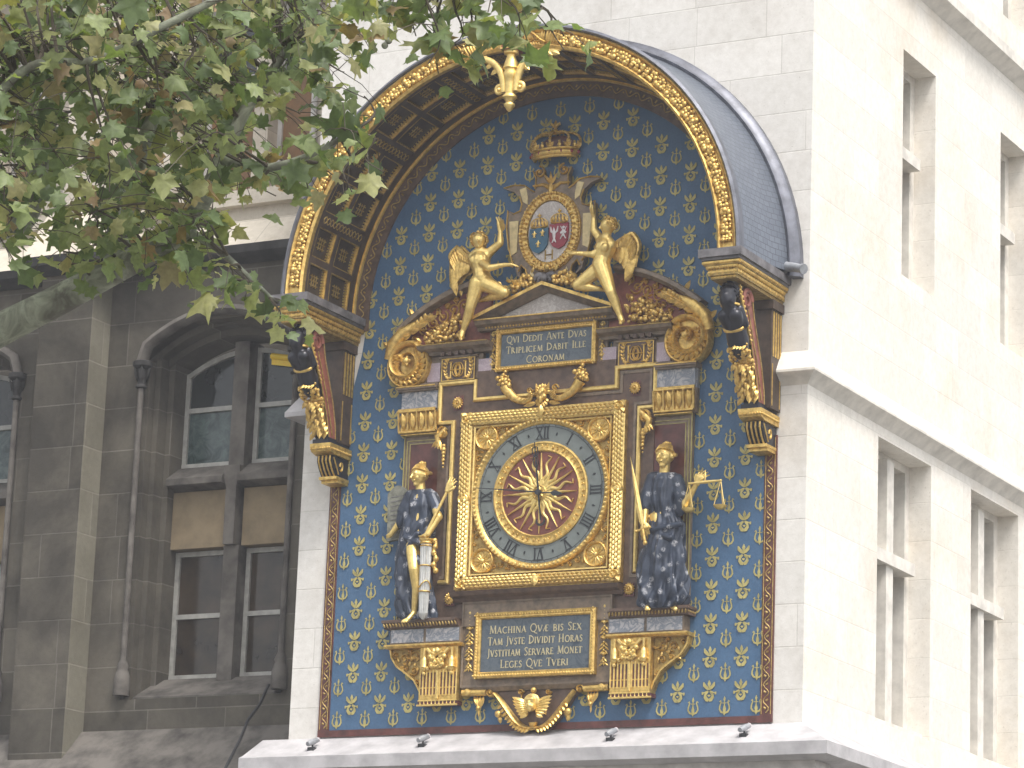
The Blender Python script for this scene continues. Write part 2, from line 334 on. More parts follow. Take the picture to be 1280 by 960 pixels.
def sculpt(name, caps, mat, parent, voxel=.006, smooth=6, extra=None):
    """one continuous surface grown round tapered limbs (capsules and ellipsoids)"""
    mb = MB()
    for c in caps:
        if c[0] == 'e': _, p, r_, sx, sd_, sz = c; mb.sphere(p, r_, sx, sd_, sz, 14, 10)
        else:
            p0, r0, p1, r1 = c; p0, p1 = Vector(p0), Vector(p1)
            mb.sphere(p0, r0, n=12, m=8); mb.sphere(p1, r1, n=12, m=8)
            if (p1-p0).length > 1e-5: mb.tube([p0, p1], [r0, r1], 12)
    if extra: extra(mb)
    o = mb.build(name, mat, parent, smooth=0)
    md = o.modifiers.new('r', 'REMESH'); md.mode = 'VOXEL'; md.voxel_size = voxel; md.use_smooth_shade = True
    ms = o.modifiers.new('s', 'SMOOTH'); ms.iterations = smooth; ms.factor = .5
    dg = bpy.context.evaluated_depsgraph_get(); me = bpy.data.meshes.new_from_object(o.evaluated_get(dg))
    old = o.data; o.modifiers.clear(); o.data = me; bpy.data.meshes.remove(old); me.name = name; me.shade_smooth()
    return o

# ------------------------------------------------------------ lettering cut as thick and thin strokes with serifs
def LA(cx, cy, rx, ry, a0, a1, n=12): return [(cx+rx*cos(R(a0+(a1-a0)*i/n)), cy+ry*sin(R(a0+(a1-a0)*i/n))) for i in range(n+1)]
T_, N_ = .15, .075
def st(x, a=0, b_=1): return [([(x, a), (x, b_)], T_), ([(x-.13, a+.02), (x+.13, a+.02)], .05), ([(x-.13, b_-.02), (x+.13, b_-.02)], .05)]
GL = {
 'A': (.78, [([(.06, 0), (.40, 1)], N_), ([(.38, 1), (.72, 0)], T_), ([(.16, .34), (.60, .34)], N_), ([(-.04, .02), (.17, .02)], .05), ([(.6, .02), (.84, .02)], .05)]),
 'B': (.66, st(.14)+[(LA(.14, .76, .36, .22, 90, -90), .11), (LA(.14, .27, .44, .26, 90, -90), .12)]),
 'C': (.80, [(LA(.46, .5, .40, .48, 48, 312, 18), .12)]),
 'D': (.82, st(.14)+[(LA(.14, .5, .60, .47, 90, -90, 16), .13)]),
 'E': (.60, st(.14)+[([(.14, .97), (.54, .97)], N_), ([(.14, .52), (.46, .52)], N_), ([(.14, .03), (.56, .03)], N_), ([(.54, .99), (.54, .83)], .05), ([(.56, 0), (.58, .18)], .05)]),
 'G': (.84, [(LA(.46, .5, .40, .48, 48, 318, 18), .12), ([(.74, .42), (.74, .08)], .12), ([(.60, .42), (.86, .42)], .05)]),
 'H': (.86, st(.15)+st(.70)+[([(.15, .5), (.7, .5)], N_)]),
 'I': (.32, st(.16)), 'J': (.36, [([(.2, 1), (.2, .05), (.12, -.14), (-.02, -.18)], .12), ([(.06, .98), (.34, .98)], .05)]),
 'L': (.58, st(.14)+[([(.14, .03), (.54, .03)], N_), ([(.54, 0), (.56, .2)], .05)]),
 'M': (1.0, [([(.12, 0), (.18, 1)], N_), ([(.17, 1), (.5, .08)], T_), ([(.5, .08), (.82, 1)], N_), ([(.82, 1), (.88, 0)], T_), ([(.0, .02), (.24, .02)], .05), ([(.76, .02), (1, .02)], .05)]),
 'N': (.86, [([(.14, 0), (.14, 1)], N_), ([(.13, 1), (.72, .03)], T_), ([(.72, 0), (.72, 1)], N_), ([(.02, .02), (.26, .02)], .05), ([(.6, .98), (.84, .98)], .05)]),
 'O': (.90, [(LA(.45, .5, .39, .48, 0, 360, 22), .12)]),
 'P': (.62, st(.14)+[(LA(.14, .72, .42, .26, 90, -90), .11)]),
 'Q': (.92, [(LA(.45, .5, .39, .48, 0, 360, 22), .12), ([(.46, .06), (.68, -.14), (.98, -.2)], .1)]),
 'R': (.74, st(.14)+[(LA(.14, .74, .38, .24, 90, -90), .11), ([(.3, .5), (.74, 0)], T_)]),
 'S': (.54, [([(.46, .84), (.36, .96), (.22, .97), (.1, .86), (.1, .70), (.24, .56), (.38, .44), (.46, .28), (.4, .1), (.26, .02), (.12, .05), (.05, .18)], .115)]),
 'T': (.66, st(.33)+[([(.02, .97), (.64, .97)], N_), ([(.03, 1), (.0, .8)], .05), ([(.63, 1), (.66, .8)], .05)]),
 'V': (.78, [([(.06, 1), (.40, 0)], T_), ([(.38, 0), (.72, 1)], N_), ([(-.04, .98), (.18, .98)], .05), ([(.6, .98), (.84, .98)], .05)]),
 'X': (.80, [([(.08, 1), (.70, 0)], T_), ([(.08, 0), (.70, 1)], N_), ([(-.02, .98), (.2, .98)], .05), ([(.58, .02), (.82, .02)], .05)]),
 'Æ': (1.0, [([(.04, 0), (.5, 1)], N_), ([(.5, 0), (.5, 1)], T_), ([(.2, .36), (.5, .36)], N_), ([(.5, .97), (.92, .97)], N_), ([(.5, .52), (.82, .52)], N_), ([(.5, .03), (.94, .03)], N_)]),
 ' ': (.42, []), '.': (.2, [([(.06, .02), (.12, .02)], .12)])}
def letters(mb, text, cx, zb, h, width, d):
    """text as words with taller first letters, spread to the given width"""
    k = .80; seq = []; first = True
    for ch in text:
        w, sts = GL[ch.upper()]; sc = 1.0 if (ch.isupper() or ch == ' ') else k; seq.append((sts, w*sc+.09, sc))
    tot = sum(q[1] for q in seq); sx = width/tot; x = cx-width/2
    for sts, w, sc in seq:
        for pts, wt in sts: mb.ribbon([(x+p[0]*sx*sc, zb+p[1]*h*sc) for p in pts], wt*h*.95, d, .0015, True)
        x += w*sx

# ============================================================ THE SETTING
g = MB(); g.add([(-400, -400, 0), (400, -400, 0), (400, 400, 0), (-400, 400, 0)], [(0, 1, 2, 3)])
tag(g.build('ground', 'paving', smooth=0), kind='structure')

def wall_grid(mb, P3, u0, u1, v0, v1, ops, front, back):
    """wall slab with rectangular openings; P3(u, v, w) gives the point, w runs from front to back"""
    us = sorted({u0, u1, *[o[0] for o in ops], *[o[1] for o in ops]}); vv = sorted({v0, v1, *[o[2] for o in ops], *[o[3] for o in ops]})
    op = lambda i, j: i < 0 or j < 0 or i >= len(us)-1 or j >= len(vv)-1 or any(o[0] <= (us[i]+us[i+1])/2 <= o[1] and o[2] <= (vv[j]+vv[j+1])/2 <= o[3] for o in ops)
    def quad(*q): mb.add(q, [(0, 1, 2, 3)])
    for i in range(len(us)-1):
        for j in range(len(vv)-1):
            if op(i, j): continue
            a, b_, c, e = us[i], us[i+1], vv[j], vv[j+1]
            quad(P3(a, c, front), P3(b_, c, front), P3(b_, e, front), P3(a, e, front)); quad(P3(a, c, back), P3(a, e, back), P3(b_, e, back), P3(b_, c, back))
            if op(i-1, j): quad(P3(a, c, front), P3(a, e, front), P3(a, e, back), P3(a, c, back))
            if op(i+1, j): quad(P3(b_, c, front), P3(b_, c, back), P3(b_, e, back), P3(b_, e, front))
            if op(i, j-1): quad(P3(a, c, front), P3(a, c, back), P3(b_, c, back), P3(b_, c, front))
            if op(i, j+1): quad(P3(a, e, front), P3(b_, e, front), P3(b_, e, back), P3(a, e, back))
PX = lambda u, v_, w: V((u, w, v_))            # facing the camera's side of the clock
PY = lambda u, v_, w: (w, u, v_)               # the tower's right flank

# ---- the clock tower
XL, XR = -2.335, 2.29
tower = thing('stone_tower', 'pale ashlar corner tower that carries the gilded clock and tall stone mullioned windows', 'tower')
w = MB(); wall_grid(w, PX, XL, XR-.56, 5.34, 17, [], 0, -.6); w.box(XR-.56, XR, -.0035, 0, 5.34, 17); w.box(XL, XR-.56, -7.9, -7.6, 0, 17); w.box(XL, XL+.4, -7.6, -.6, 0, 17)
w.box(XL+.02, XR-.05, -.6, -.16, 0, 5.0)
w.build('front_wall', 'front', tower, 0)
w = MB(); lo = [(1.50, 2.72, 5.56, 7.92), (3.70, 4.94, 5.56, 7.92)]; hi = [(1.98, 2.76, 9.43, 11.45), (4.44, 5.22, 9.43, 11.45)]; tp = [(4.5, 5.3, 12.62, 14.6), (2.0, 2.76, 12.62, 14.6)]
wall_grid(w, PY, .004, 7.9, 5.34, 17, lo+hi+tp, XR, XR-.56); w.box(XR-.66, XR-.16, -7.9, -.62, 0, 5.0)
w.build('side_wall', 'side', tower, 0)
# string course with a weathered slope, returned round both corners
def course_profile(z0, z1, z2, out): return [(0.001, z0-.07), (out*.45, z0-.02), (out, z0+.02), (out, z1), (0.001, z2)]
def course(z0, z1, z2, out, spans):
    pr = course_profile(z0, z1, z2, out)
    for k, (a, b_) in enumerate(spans):
        s = MB()
        if k == 0 and len(spans) > 1:            # hipped end past the tower's far corner
            o_ = .15; s.add([V((x, d, z)) for z in (z0-.0, z1) for x, d in ((a-o_+.115, -.3), (a-o_+.115, out), (b_, out), (b_, -.3))]+[V((XL+.03, -.3, z2+.07)), V((XL+.03, 0, z2+.07)), V((b_, 0, z2)), V((b_, -.3, z2))],
                [(0, 1, 2, 3), (0, 1, 5, 4), (1, 2, 6, 5), (2, 3, 7, 6), (0, 3, 7, 4), (4, 5, 9, 8), (5, 6, 10, 9), (6, 7, 11, 10), (7, 4, 8, 11), (8, 9, 10, 11)])
            s.build('string_course', 'glacis', tower, 0); continue
        s.prismx(pr, a, b_)
        if k == len(spans)-1:
            n_ = len(pr); s.v = []; s.f = []
            s.add([V((a, d, z)) for d, z in pr]+[V((XR+d, d, z)) for d, z in pr]+[(XR+d, 7.9, z) for d, z in pr], [tuple(range(n_)), tuple(range(3*n_-1, 2*n_-1, -1))]+[(o+i, o+(i+1) % n_, o+n_+(i+1) % n_, o+n_+i) for o in (0, n_) for i in range(n_)])
        s.build('string_course', 'sidetrim', tower, 30)
course(8.085, 8.125, 8.29, .10, [(XL-.115, -2.1), (2.055, XR)])
course(12.10, 12.22, 12.34, .13, [(XL-.13, XR)])
# sloping base under the painted field, its lip and the dark moulding beneath
s = MB(); D0, L0 = .36, 5.10
pr = [(-.1, 5.34), (.002, 5.34), (.30, 5.17), (D0, 5.145), (D0, 5.045), (.30, 5.02), (-.1, 5.02)]
s.prismx(pr, XL-.25, XR)
a = [(XR, d, z) for d, z in pr]; o_ = [(XR+d, z) for d, z in pr]
vsx = [V((XR, d, z)) for d, z in pr]+[V((XR+max(d, 0), max(d, 0), z)) for d, z in pr]+[(XR+max(d, 0), 7.9, z) for d, z in pr]
n_ = len(pr); s.add(vsx, [tuple(range(n_, 0, -1))[::-1] if False else tuple(range(n_))]+[(i, (i+1) % n_, n_+(i+1) % n_, n_+i) for i in range(n_)]+[(n_+i, n_+(i+1) % n_, 2*n_+(i+1) % n_, 2*n_+i) for i in range(n_)])
s.build('weathered_base', 'glacis', tower, 30)
s = MB(); s.prismx([(-.1, 5.018), (.22, 5.018), (.12, 4.86), (-.1, 4.82)], XL-.2, XR+.2); s.build('under_moulding', 'trim', tower, 30)
def side_window(u0, u1, z0, z1, tz, mull):
    # splayed frame pieces, transom, mullion, glazing
    fr = MB(); x = XR
    for a_, b_ in ((u0, u0+.06), (u1-.10, u1)): fr.box(x-.54, x-.20, -b_, -a_, z0, z1)
    fr.box(x-.54, x-.20, -(u1-.1), -(u0+.06), z1-.07, z1)
    fr.box(x-.54, x-.06, -u1+.001, -u0-.001, z0-.001, z0+.05)
    f = fr.build('window_frame', 'sidetrim', tower, 0)
    t = MB(); t.box(x-.42, x-.10, -(u1-.1), -(u0+.06), tz-.055, tz+.05); t.build('transom', 'sidetrim', f, 0)
    if mull:
        c = (u0+u1)/2+.0
        for a_, b_ in ((z0+.05, tz-.055), (tz+.05, z1-.07)):
            q = MB(); q.box(x-.42, x-.13, -(c+.075), -(c-.075), a_, b_); q.build('mullion', 'sidetrim', f, 0)
    p = MB(); p.box(x-.47, x-.455, -(u1-.1), -(u0+.06), z0+.05, z1-.07); p.build('pane', 'glass', f, 0)
for a_ in lo: side_window(*a_, 7.0, True)
for a_ in hi+tp: side_window(*a_, a_[2]+1.18, False)

# ---- four small floodlights on the sloping base
LBL = ['small grey floodlight on the ledge nearest the sooty building', 'small grey floodlight on the ledge below the console under the tablet bearing statue', 'small grey floodlight on the ledge below the console under the statue with scales', 'small grey floodlight on the ledge nearest the tower corner']
for i, (x, lb) in enumerate(zip((-1.97, -.93, .76, 1.90), LBL)):
    if i == 0:
        t0 = thing('floodlight', lb, 'floodlight', (x, .20, 5.225), 'floodlights along the ledge')
        q = MB(); q.box(x-.03, x+.03, .18, .24, 5.19, 5.235); q.tube([(x, .21, 5.23), (x, .21, 5.27)], .008, 6); q.build('mount', 'iron', t0)
        q = MB(); q.tube([(x-.01, .27, 5.255), (x, .215, 5.28), (x+.01, .15, 5.305)], [.020, .027, .020], 10); q.build('lamp_body', 'zinc', t0)
        q = MB(); q.tube([(x+.01, .15, 5.305), (x+.0115, .143, 5.3085)], [.021, .021], 10); q.build('lens', 'white', t0)
    else:
        t = t0.copy(); COL.objects.link(t); t.location = V((x, .20, 5.225)); t['label'] = lb
        for c in list(t0.children): cc = c.copy(); COL.objects.link(cc); cc.parent = t; cc.matrix_parent_inverse = c.matrix_parent_inverse.copy()

# ---- the sooty building on the left, set back
BY = -1.0                                     # its wall face is 1.0 m behind the clock wall
bld = thing('stone_building', 'soot darkened stone building with arched sash windows, behind the branches beside the pale tower', 'building', (-6, -1, 0))
CX = [-3.90, -6.96, -10.02]
ops = []
for c in CX: ops += [(c-.86, c+.86, 5.90, 9.36)]
w = MB(); wall_grid(w, PX, -12, -2.2, 4.6, 9.86, ops, BY, BY-.6)
for c in CX:                                   # arch heads: fill the corners above the segmental arch
    A_ = arc(c, 8.62, 1.14, 139, 41, 16); A_ = [(x, 9.02+(z-9.02-.34+.0)*.92) for x, z in A_]
    A_ = [(c-.86+1.72*i/16, 9.08+.33*(1-((i-8)/8)**2)) for i in range(17)]
    w.prism([(c-.86, 9.45)]+A_+[(c+.86, 9.45)], BY-.6, BY+.0015)
w.box(-12, -2.2, BY-1.4, BY-.6, 9.5, 9.8)
w.build('wall', 'dark', bld, 0)
for k, c in enumerate([-5.43, -8.49, -2.37, -11.55]):
    x0, x1 = c-.29, c+.30
    q = MB(); q.box(x0, x1-.002, -.70, -.6995+.0, 4.9, 9.85); q.box(x0, x1-.003, BY+.0, -.702, 4.9, 9.85); pr_ = q.build('pier', 'dark', bld, 0)
    q = MB(); q.box(x1-.003, x1, BY+.002, -.7, 4.9, 9.85); q.build('pier_return', 'dark_litside', pr_, 0)
    q = MB(); q.prismx([(BY, 4.6), (-.40, 4.6), (-.40, 4.98), (-.70, 5.3), (BY, 5.3)], x0-.08, x1+.10); q.build('pier_foot', 'darktrim', pr_, 0)
# crusted cornice stepping round the piers, pale slope above it
q = MB(); prc = [(-1.2, 9.85), (-.93, 9.85), (-.80, 9.90), (-.78, 9.97), (-1.2, 9.99)]
q.prismx(prc, -12, -2.2); pp = [(-1.1, 9.84), (-.66, 9.84), (-.52, 9.90), (-.50, 9.98), (-1.1, 10.0)]
for c in (-5.43, -8.49, -2.37): q.prismx(pp, c-.46, c+.50)
q.build('cornice', 'ledge', bld, 30)
q = MB(); q.prismx([(-1.3, 9.99), (-.79, 9.975), (-1.10, 10.30), (-1.3, 10.30)], -12, -2.2)
for c in (-5.43, -8.49): q.prismx([(-1.2, 10.0), (-.51, 9.985), (-.86, 10.5), (-1.2, 10.5)], c-.40, c+.43)
q.build('weathering', 'upper', bld, 0)
uops = [(c-.74, c+.74, 10.62, 13.0) for c in CX]
w = MB(); wall_grid(w, PX, -12, -2.2, 10.28, 17, uops, BY-.15, BY-.75)
for c in (-5.43, -8.49): w.box(c-.24, c+.25, BY-.15, BY+.15, 10.3, 17)
w.box(-12, -2.2, BY-.16, BY-.06, 10.44, 10.56)
w.build('upper_wall', 'upper', bld, 0)

def colonnette(c, x, z0, z1, side=1):
    q = MB(); q.lathe(x, BY+.02, [(.075, z0), (.075, z0+.16), (.062, z0+.2), (.05, z0+.24), (.058, z0+.26), (.042, z0+.30), (.028, z0+.33), (.028, z1-.24)], 10)
    o = q.build('colonnette', 'darktrim', bld)
    q = MB(); q.lathe(x, BY+.02, [(.036, z1-.26), (.054, z1-.25), (.054, z1-.235), (.036, z1-.22), (.038, z1-.16), (.062, z1-.09), (.05, z1-.08), (.075, z1-.06), (.09, z1-.05), (.09, z1-.01), (.07, z1)], 10)
    for k in range(6): a_ = k*PI/3; q.leaf((x+.045*cos(a_), BY+.02+.045*sin(a_), z1-.19), (x+.085*cos(a_), BY+.02+.085*sin(a_), z1-.06), .05, .012, side=(cos(a_), sin(a_), 0))
    q.build('capital', 'ledge', o)
def sash(par, x0, x1, z0, z1, d, tz, arch=None, low='glass', top='glass', mat='sash'):
    """a glazed light: sash frame > panes"""
    q = MB(); T = .045
    zt = (lambda x: z1) if arch is None else arch
    q.box(x0, x0+T, d-.05, d, z0, zt(x0+T*.5)); q.box(x1-T, x1, d-.05, d, z0, zt(x1-T*.5)); q.box(x0, x1, d-.05, d+.003, z0, z0+T)
    q.box(x0+T, x1-T, d-.05, d+.002, tz-.022, tz+.022)
    n = 8; tp_ = [(x0+(x1-x0)*i/n, zt(x0+(x1-x0)*i/n)) for i in range(n+1)]
    q.sweep(tp_, [(.0, d-.05), (.0, d+.004), (-T, d+.004), (-T, d-.05)])
    f = q.build('window', mat, par, 0)
    q = MB(); q.prism([(x0+.01, tz), (x1-.01, tz)]+[(x, z-.01) for x, z in reversed(tp_)][:], d-.035, d-.025); q.build('pane', top, f, 0)
    q = MB(); q.prism([(x0+.01, z0), (x1-.01, z0), (x1-.01, tz), (x0+.01, tz)], d-.035, d-.026); q.build('pane', low, f, 0)
    return f
GD = -1.50
for bi, c in enumerate(CX):
    arch = lambda x, c=c: 9.02+.33*(1-((x-c)/.86)**2)
    for s_ in (-1, 1): colonnette(bld, c+.83*s_, 5.93, 9.02)
    # hood moulding springing from the capitals
    hp = [(c+.86*(i-10)/10, 9.10+.33*(1-((i-10)/10)**2)) for i in range(21)]
    hp = [(c-.83, 9.0)]+hp[1:-1]+[(c+.83, 9.0)]
    q = MB(); q.sweep(hp, [(.035, BY), (.055, BY+.03), (.04, BY+.075), (0, BY+.09), (-.035, BY+.06), (-.04, BY)]); q.build('hood_mould', 'darktrim', bld, 60)
    # splayed jambs: steps of moulding between wall face and glass
    j = MB()
    for s_ in (-1, 1):
        for (a_, b_, dd) in ((.86, .80, BY-.06), (.80, .745, BY-.16), (.745, .685, BY-.30)):
            zt = arch(c+s_*b_)-.02
            j.box(min(c+s_*a_, c+s_*b_), max(c+s_*a_, c+s_*b_), BY-.6, dd, 5.9, zt)
    n = 16
    for (off, dd) in ((.0, BY-.05), (-.07, BY-.15), (-.14, BY-.28)):
        ap = [(c-.86+1.72*i/n, arch(c-.86+1.72*i/n)+.06+off) for i in range(n+1)]
        j.prism(ap+[(x, z+.12) for x, z in reversed(ap)], BY-.6, dd)
    j.build('jamb', 'dark', bld, 0)
    # mullion between the two lights, both storeys
    q = MB()
    for z0_, z1_ in ((8.06, arch(c)-.12), (6.10, 7.33)):
        q.prism([(c-.08, z0_), (c+.08, z0_), (c+.08, z1_), (c-.08, z1_)], GD-.1, -1.36)
    q.prism([(c-.055, 7.33), (c+.055, 7.33), (c+.055, 7.86), (c+.09, 7.98), (c+.08, 8.06), (c-.08, 8.06), (c-.09, 7.98), (c-.055, 7.86)], GD-.1, -1.30)
    q.build('mullion', 'darktrim', bld, 0)
    for s_ in (-1, 1):
        a_, b_ = (c-.685, c-.08) if s_ < 0 else (c+.08, c+.685)
        sash(bld, a_, b_, 8.10, 9.2, GD, 8.65, arch=lambda x, ar=arch: ar(x)-.15, low='reflect_paint')
        sash(bld, a_, b_, 6.14, 7.32, GD, 6.72, low='brownglass' if bi == 0 else 'blind', top='brownglass' if bi == 0 else 'blind')
        q = MB(); q.prismx([(GD, 8.10), (-1.46, 8.10), (-1.26, 7.96), (-1.26, 7.90), (GD, 7.86)], a_-.0, b_+.0); q.build('sill', 'darktrim', bld, 0)
        q = MB(); q.box(a_, b_, GD-.1, -1.40, 7.33, 7.86); q.build('spandrel', 'tan', bld, 0)
    q = MB(); q.prismx([(GD-.1, 6.14), (-1.44, 6.14), (-1.03, 5.92), (-1.03, 5.80), (GD-.1, 5.70)], c-.74, c+.74); q.build('sill', 'darktrim', bld, 0)
    # upper storey lights
    for k, (a_, b_) in enumerate(((c-.72, c-.08), (c+.08, c+.72))):
        sash(bld, a_, b_, 10.66, 12.9, -1.62, 11.9, low='orange', top='glass', mat='trim')
    q = MB(); q.box(c-.08, c+.08, -1.68, -1.45, 10.62, 13.0); q.build('mullion', 'upper', bld, 0)
    q = MB(); q.lathe(c+.79, -1.11, [(.05, 10.58), (.05, 10.86), (.04, 10.9), (.045, 10.92), (.034, 10.97), (.034, 11.0), (.046, 11.02), (.03, 11.06), (.03, 12.7)], 10); q.build('colonnette', 'trim', bld)
q = MB(); q.prismx([(-1.6, 4.2), (-.15, 4.2), (-.35, 5.0), (BY+.02, 5.62), (-1.6, 5.62)], -12, -2.36); q.build('battered_plinth', 'darktrim', bld, 0)
q = MB(); wall_grid(q, PX, -12, -2.36, 0, 4.2, [], -.25, -.8); q.build('basement_wall', 'dark', bld, 0)
q = MB(); q.box(-12, -2.4, -7.9, -7.5, 0, 17); q.build('back_wall', 'dark', bld, 0)
# yellow bar behind the top right pane
q = MB(); q.tube([(-3.66, GD+.012, 9.10), (-3.2, GD+.012, 9.02)], .03, 8); q.prism([(-3.66, 9.10), (-3.2, 9.02), (-3.2, 8.94), (-3.66, 9.02)], GD+.004, GD+.012)
tag(q.build('yellow_rail', 'yellow'), 'bright yellow bar across the arched window of the sooty building', 'rail')
q = MB(); q.tube([tuple((p := at(px, py, yy)))[:1]+(-p.y, p.z) for px, py, yy in ((336, 856, .9), (325, 880, .72), (310, 900, .6), (300, 925, .45), (284, 956, .32), (270, 985, .25))], .014, 6)
tag(q.build('cable', 'iron'), 'thin dark cable hanging down the sooty plinth', 'cable')

# ============================================================ THE PAINTED FIELD
ZC = 8.92                                      # centre of the arch
field = thing('painted_field', 'azure painted panel strewn with gold lyres and flowers, behind the clock and statues', 'wall panel', (0, 0, 5.36))
q = MB(); q.prism([(-1.94, 5.40), (1.94, 5.40), (1.94, 8.0), (1.80, 8.6)]+arc(0, ZC, 1.76, 0, 180, 40)+[(-1.80, 8.6), (-1.94, 8.0)], .001, .010); q.build('azure_ground', 'blue', field, 0)
def motif_flower(q, x, z, d):
    for s_ in (-1, 1):
        q.ribbon([(x, z+.005), (x+s_*.020, z+.022), (x+s_*.040, z+.042), (x+s_*.047, z+.066)], [.008, .026, .026, .008], d, .002, True)
        q.ribbon([(x+s_*.010, z-.004), (x+s_*.034, z-.016), (x+s_*.054, z-.020)], [.010, .013, .006], d, .002, True)
        q.ribbon([(x+s_*.054, z-.032), (x+s_*.055, z-.010)], [.014, .014], d, .002, True)
        q.ribbon([(x+s_*.004, z-.006), (x+s_*.030, z-.032), (x+s_*.031, z-.052), (x+s_*.016, z-.072), (x, z-.078)], [.010, .018, .026, .030, .020], d, .002, True)
    q.ribbon([(x, z+.02), (x, z+.054), (x, z+.082)], [.006, .028, .003], d, .002, True)
    q.ribbon([(x-.014, z-.036), (x, z-.042), (x+.014, z-.036)], [.004, .018, .004], d, .002, True)
def motif_lyre(q, x, z, d):
    for s_ in (-1, 1):
        q.ribbon([(x+s_*.044, z+.036), (x+s_*.034, z+.044), (x+s_*.029, z+.030), (x+s_*.040, z+.002), (x+s_*.042, z-.022), (x+s_*.028, z-.044), (x+s_*.004, z-.052)], [.007, .012, .010, .011, .013, .014, .014], d, .002, True)
    q.ribbon([(x, z+.036), (x, z+.056), (x, z+.078)], [.006, .020, .002], d, .002, True)
    q.ribbon([(x, z+.040), (x, z+.01), (x, z-.02), (x, z-.055), (x, z-.072)], [.006, .008, .026, .018, .004], d, .002, True)
    q.ribbon([(x-.018, z+.026), (x+.018, z+.026)], .006, d, .002, True)
q = MB()
def inside(x, z, m=.04):
    if z < 5.44+m: return False
    if z < 8.0: return abs(x) < 1.95-m*.4
    if z < ZC: return abs(x) < 1.82-m*.3-.06*(z-8)/.9
    return math.hypot(x, z-ZC) < 1.78-m*.8
for j in range(-2, 22):
    for i in range(-8, 9):
        x, z = .02+.27*i, 5.483+.267*j
        if inside(x, z): motif_lyre(q, x, z, .011)
        x, z = .155+.27*i, 5.611+.267*j
        if inside(x, z): motif_flower(q, x, z, .011)
q.build('gilt_motifs', 'goldpaint', field, 0)
b = MB()
for s_ in (-1, 1): b.box(min(s_*1.94, s_*2.045), max(s_*1.94, s_*2.045), .001, .016, 5.40, 7.62)
b.box(-2.045, 2.045, .001, .02, 5.345, 5.40)
b.build('border', 'maroon', field, 0)
b = MB(); b.sweep(arc(0, ZC, 1.82, -4, 184, 60), [(-.075, .002), (-.075, .025), (.075, .025), (.075, .002)]); ab = b.build('arch_border', 'brown', field, 0)
b = MB()                                       # scroll running along the borders
def running(b, pts_fn, L, d, amp=.024, per=.125, w=.010):
    n = int(L/.02); P_ = []
    for i in range(n+1):
        u = i/n*L; x, z, nx, nz = pts_fn(u); a = amp*sin(2*PI*u/per); P_.append((x+nx*a, z+nz*a))
    b.ribbon(P_, w, d, .004)
    for k in range(int(L/(per/2))):
        u = (k+.5)*per/2; x, z, nx, nz = pts_fn(u); s_ = -1 if k % 2 else 1
        b.ribbon([(x-nx*s_*.0, z-nz*s_*.0), (x-nx*s_*.018+nz*.012, z-nz*s_*.018+nx*.012)], .016, d, .004)
for s_ in (-1, 1):
    running(b, lambda u, s_=s_: (s_*1.99, 5.42+u, 1, 0), 2.1, .0165)
    for xx in (1.955, 2.03): b.ribbon([(s_*xx, 5.41), (s_*xx, 7.6)], .008, .0165, .004)
b.build('border_scroll', 'goldd', field, 30)
b = MB(); Ra = 1.82
running(b, lambda u: (Ra*cos(u/Ra), ZC+Ra*sin(u/Ra), cos(u/Ra), sin(u/Ra)), PI*Ra, .026, .026, .13, .011)
b.sweep(arc(0, ZC, Ra, 0, 180, 60), [(-.070, .025), (-.070, .029), (-.060, .029), (-.060, .025)]); b.build('arch_scroll', 'goldd', ab, 30)
b = MB(); b.sweep(arc(0, ZC, 1.895, 0, 180, 60), [(-.014, .0), (-.014, .06), (-.004, .07), (.006, .06), (.006, .0)]); b.build('gilt_fillet', 'gold', field, 60)

# ============================================================ THE CANOPY
HP = .88
can = thing('arched_canopy', 'semicircular canopy over the clock, slate outside, dark gilt coffers inside, gold fruit round its rim', 'canopy', (0, .4, 8.9))
def vault(profile, a0=0, a1=180, n=64):
    """profile (radius, depth) turned through the half circle"""
    q = MB(); vs_ = []
    for i in range(n+1):
        a = R(a0+(a1-a0)*i/n)
        for r_, d in profile: vs_.append(V((r_*cos(a), d, ZC+r_*sin(a))))
    k = len(profile); q.add(vs_, [(i*k+j, i*k+(j+1) % k, (i+1)*k+(j+1) % k, (i+1)*k+j) for i in range(n) for j in range(k)]+[tuple(range(k)), tuple(range(n*k+k-1, n*k-1, -1))]); return q
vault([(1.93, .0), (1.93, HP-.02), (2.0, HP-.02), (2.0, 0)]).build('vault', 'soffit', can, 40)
vault([(2.003, .0), (2.003, HP-.03), (2.062, HP-.03), (2.075, .6), (2.10, .3), (2.15, .12), (2.15, 0)]).build('slate_roof', 'roof', can, 40)
fl = vault([(2.152, .001), (2.152, .12), (2.175, .13), (2.20, .09), (2.24, .07), (2.24, .001)], -1, 181).build('flashing', 'lead', can, 40)
q = vault([(2.063, HP-.09), (2.075, HP-.09), (2.085, HP+.02), (2.062, HP+.035), (2.050, HP+.02), (2.048, HP-.02)]); q.build('lead_edge', 'lead', can, 40)
# coffer ribs and beads
rb = MB()
def prib(q, a0, a1, d0, d1, r0, r1, n=4):
    vs_ = []
    for i in range(n+1):
        a = R(a0+(a1-a0)*i/n)
        for r_, d in ((r0, d0), (r0, d1), (r1, d1), (r1, d0)): vs_.append(V((-r_*cos(a), d, ZC+r_*sin(a))))
    q.add(vs_, [(i*4+j, i*4+(j+1) % 4, (i+1)*4+(j+1) % 4, (i+1)*4+j) for i in range(n) for j in range(4)]+[(0, 1, 2, 3), (n*4+3, n*4+2, n*4+1, n*4)])
sets = [(1, 18.3), (22.3, 42), (46.5, 66.5), (70.8, 87)]
sets += [(180-b_, 180-a_) for a_, b_ in sets]
prib(rb, 0, 180, .0, .135, 1.89, 1.93, 64); prib(rb, 0, 180, .455, .51, 1.895, 1.93, 64); prib(rb, 0, 180, .80, .86, 1.89, 1.93, 64)
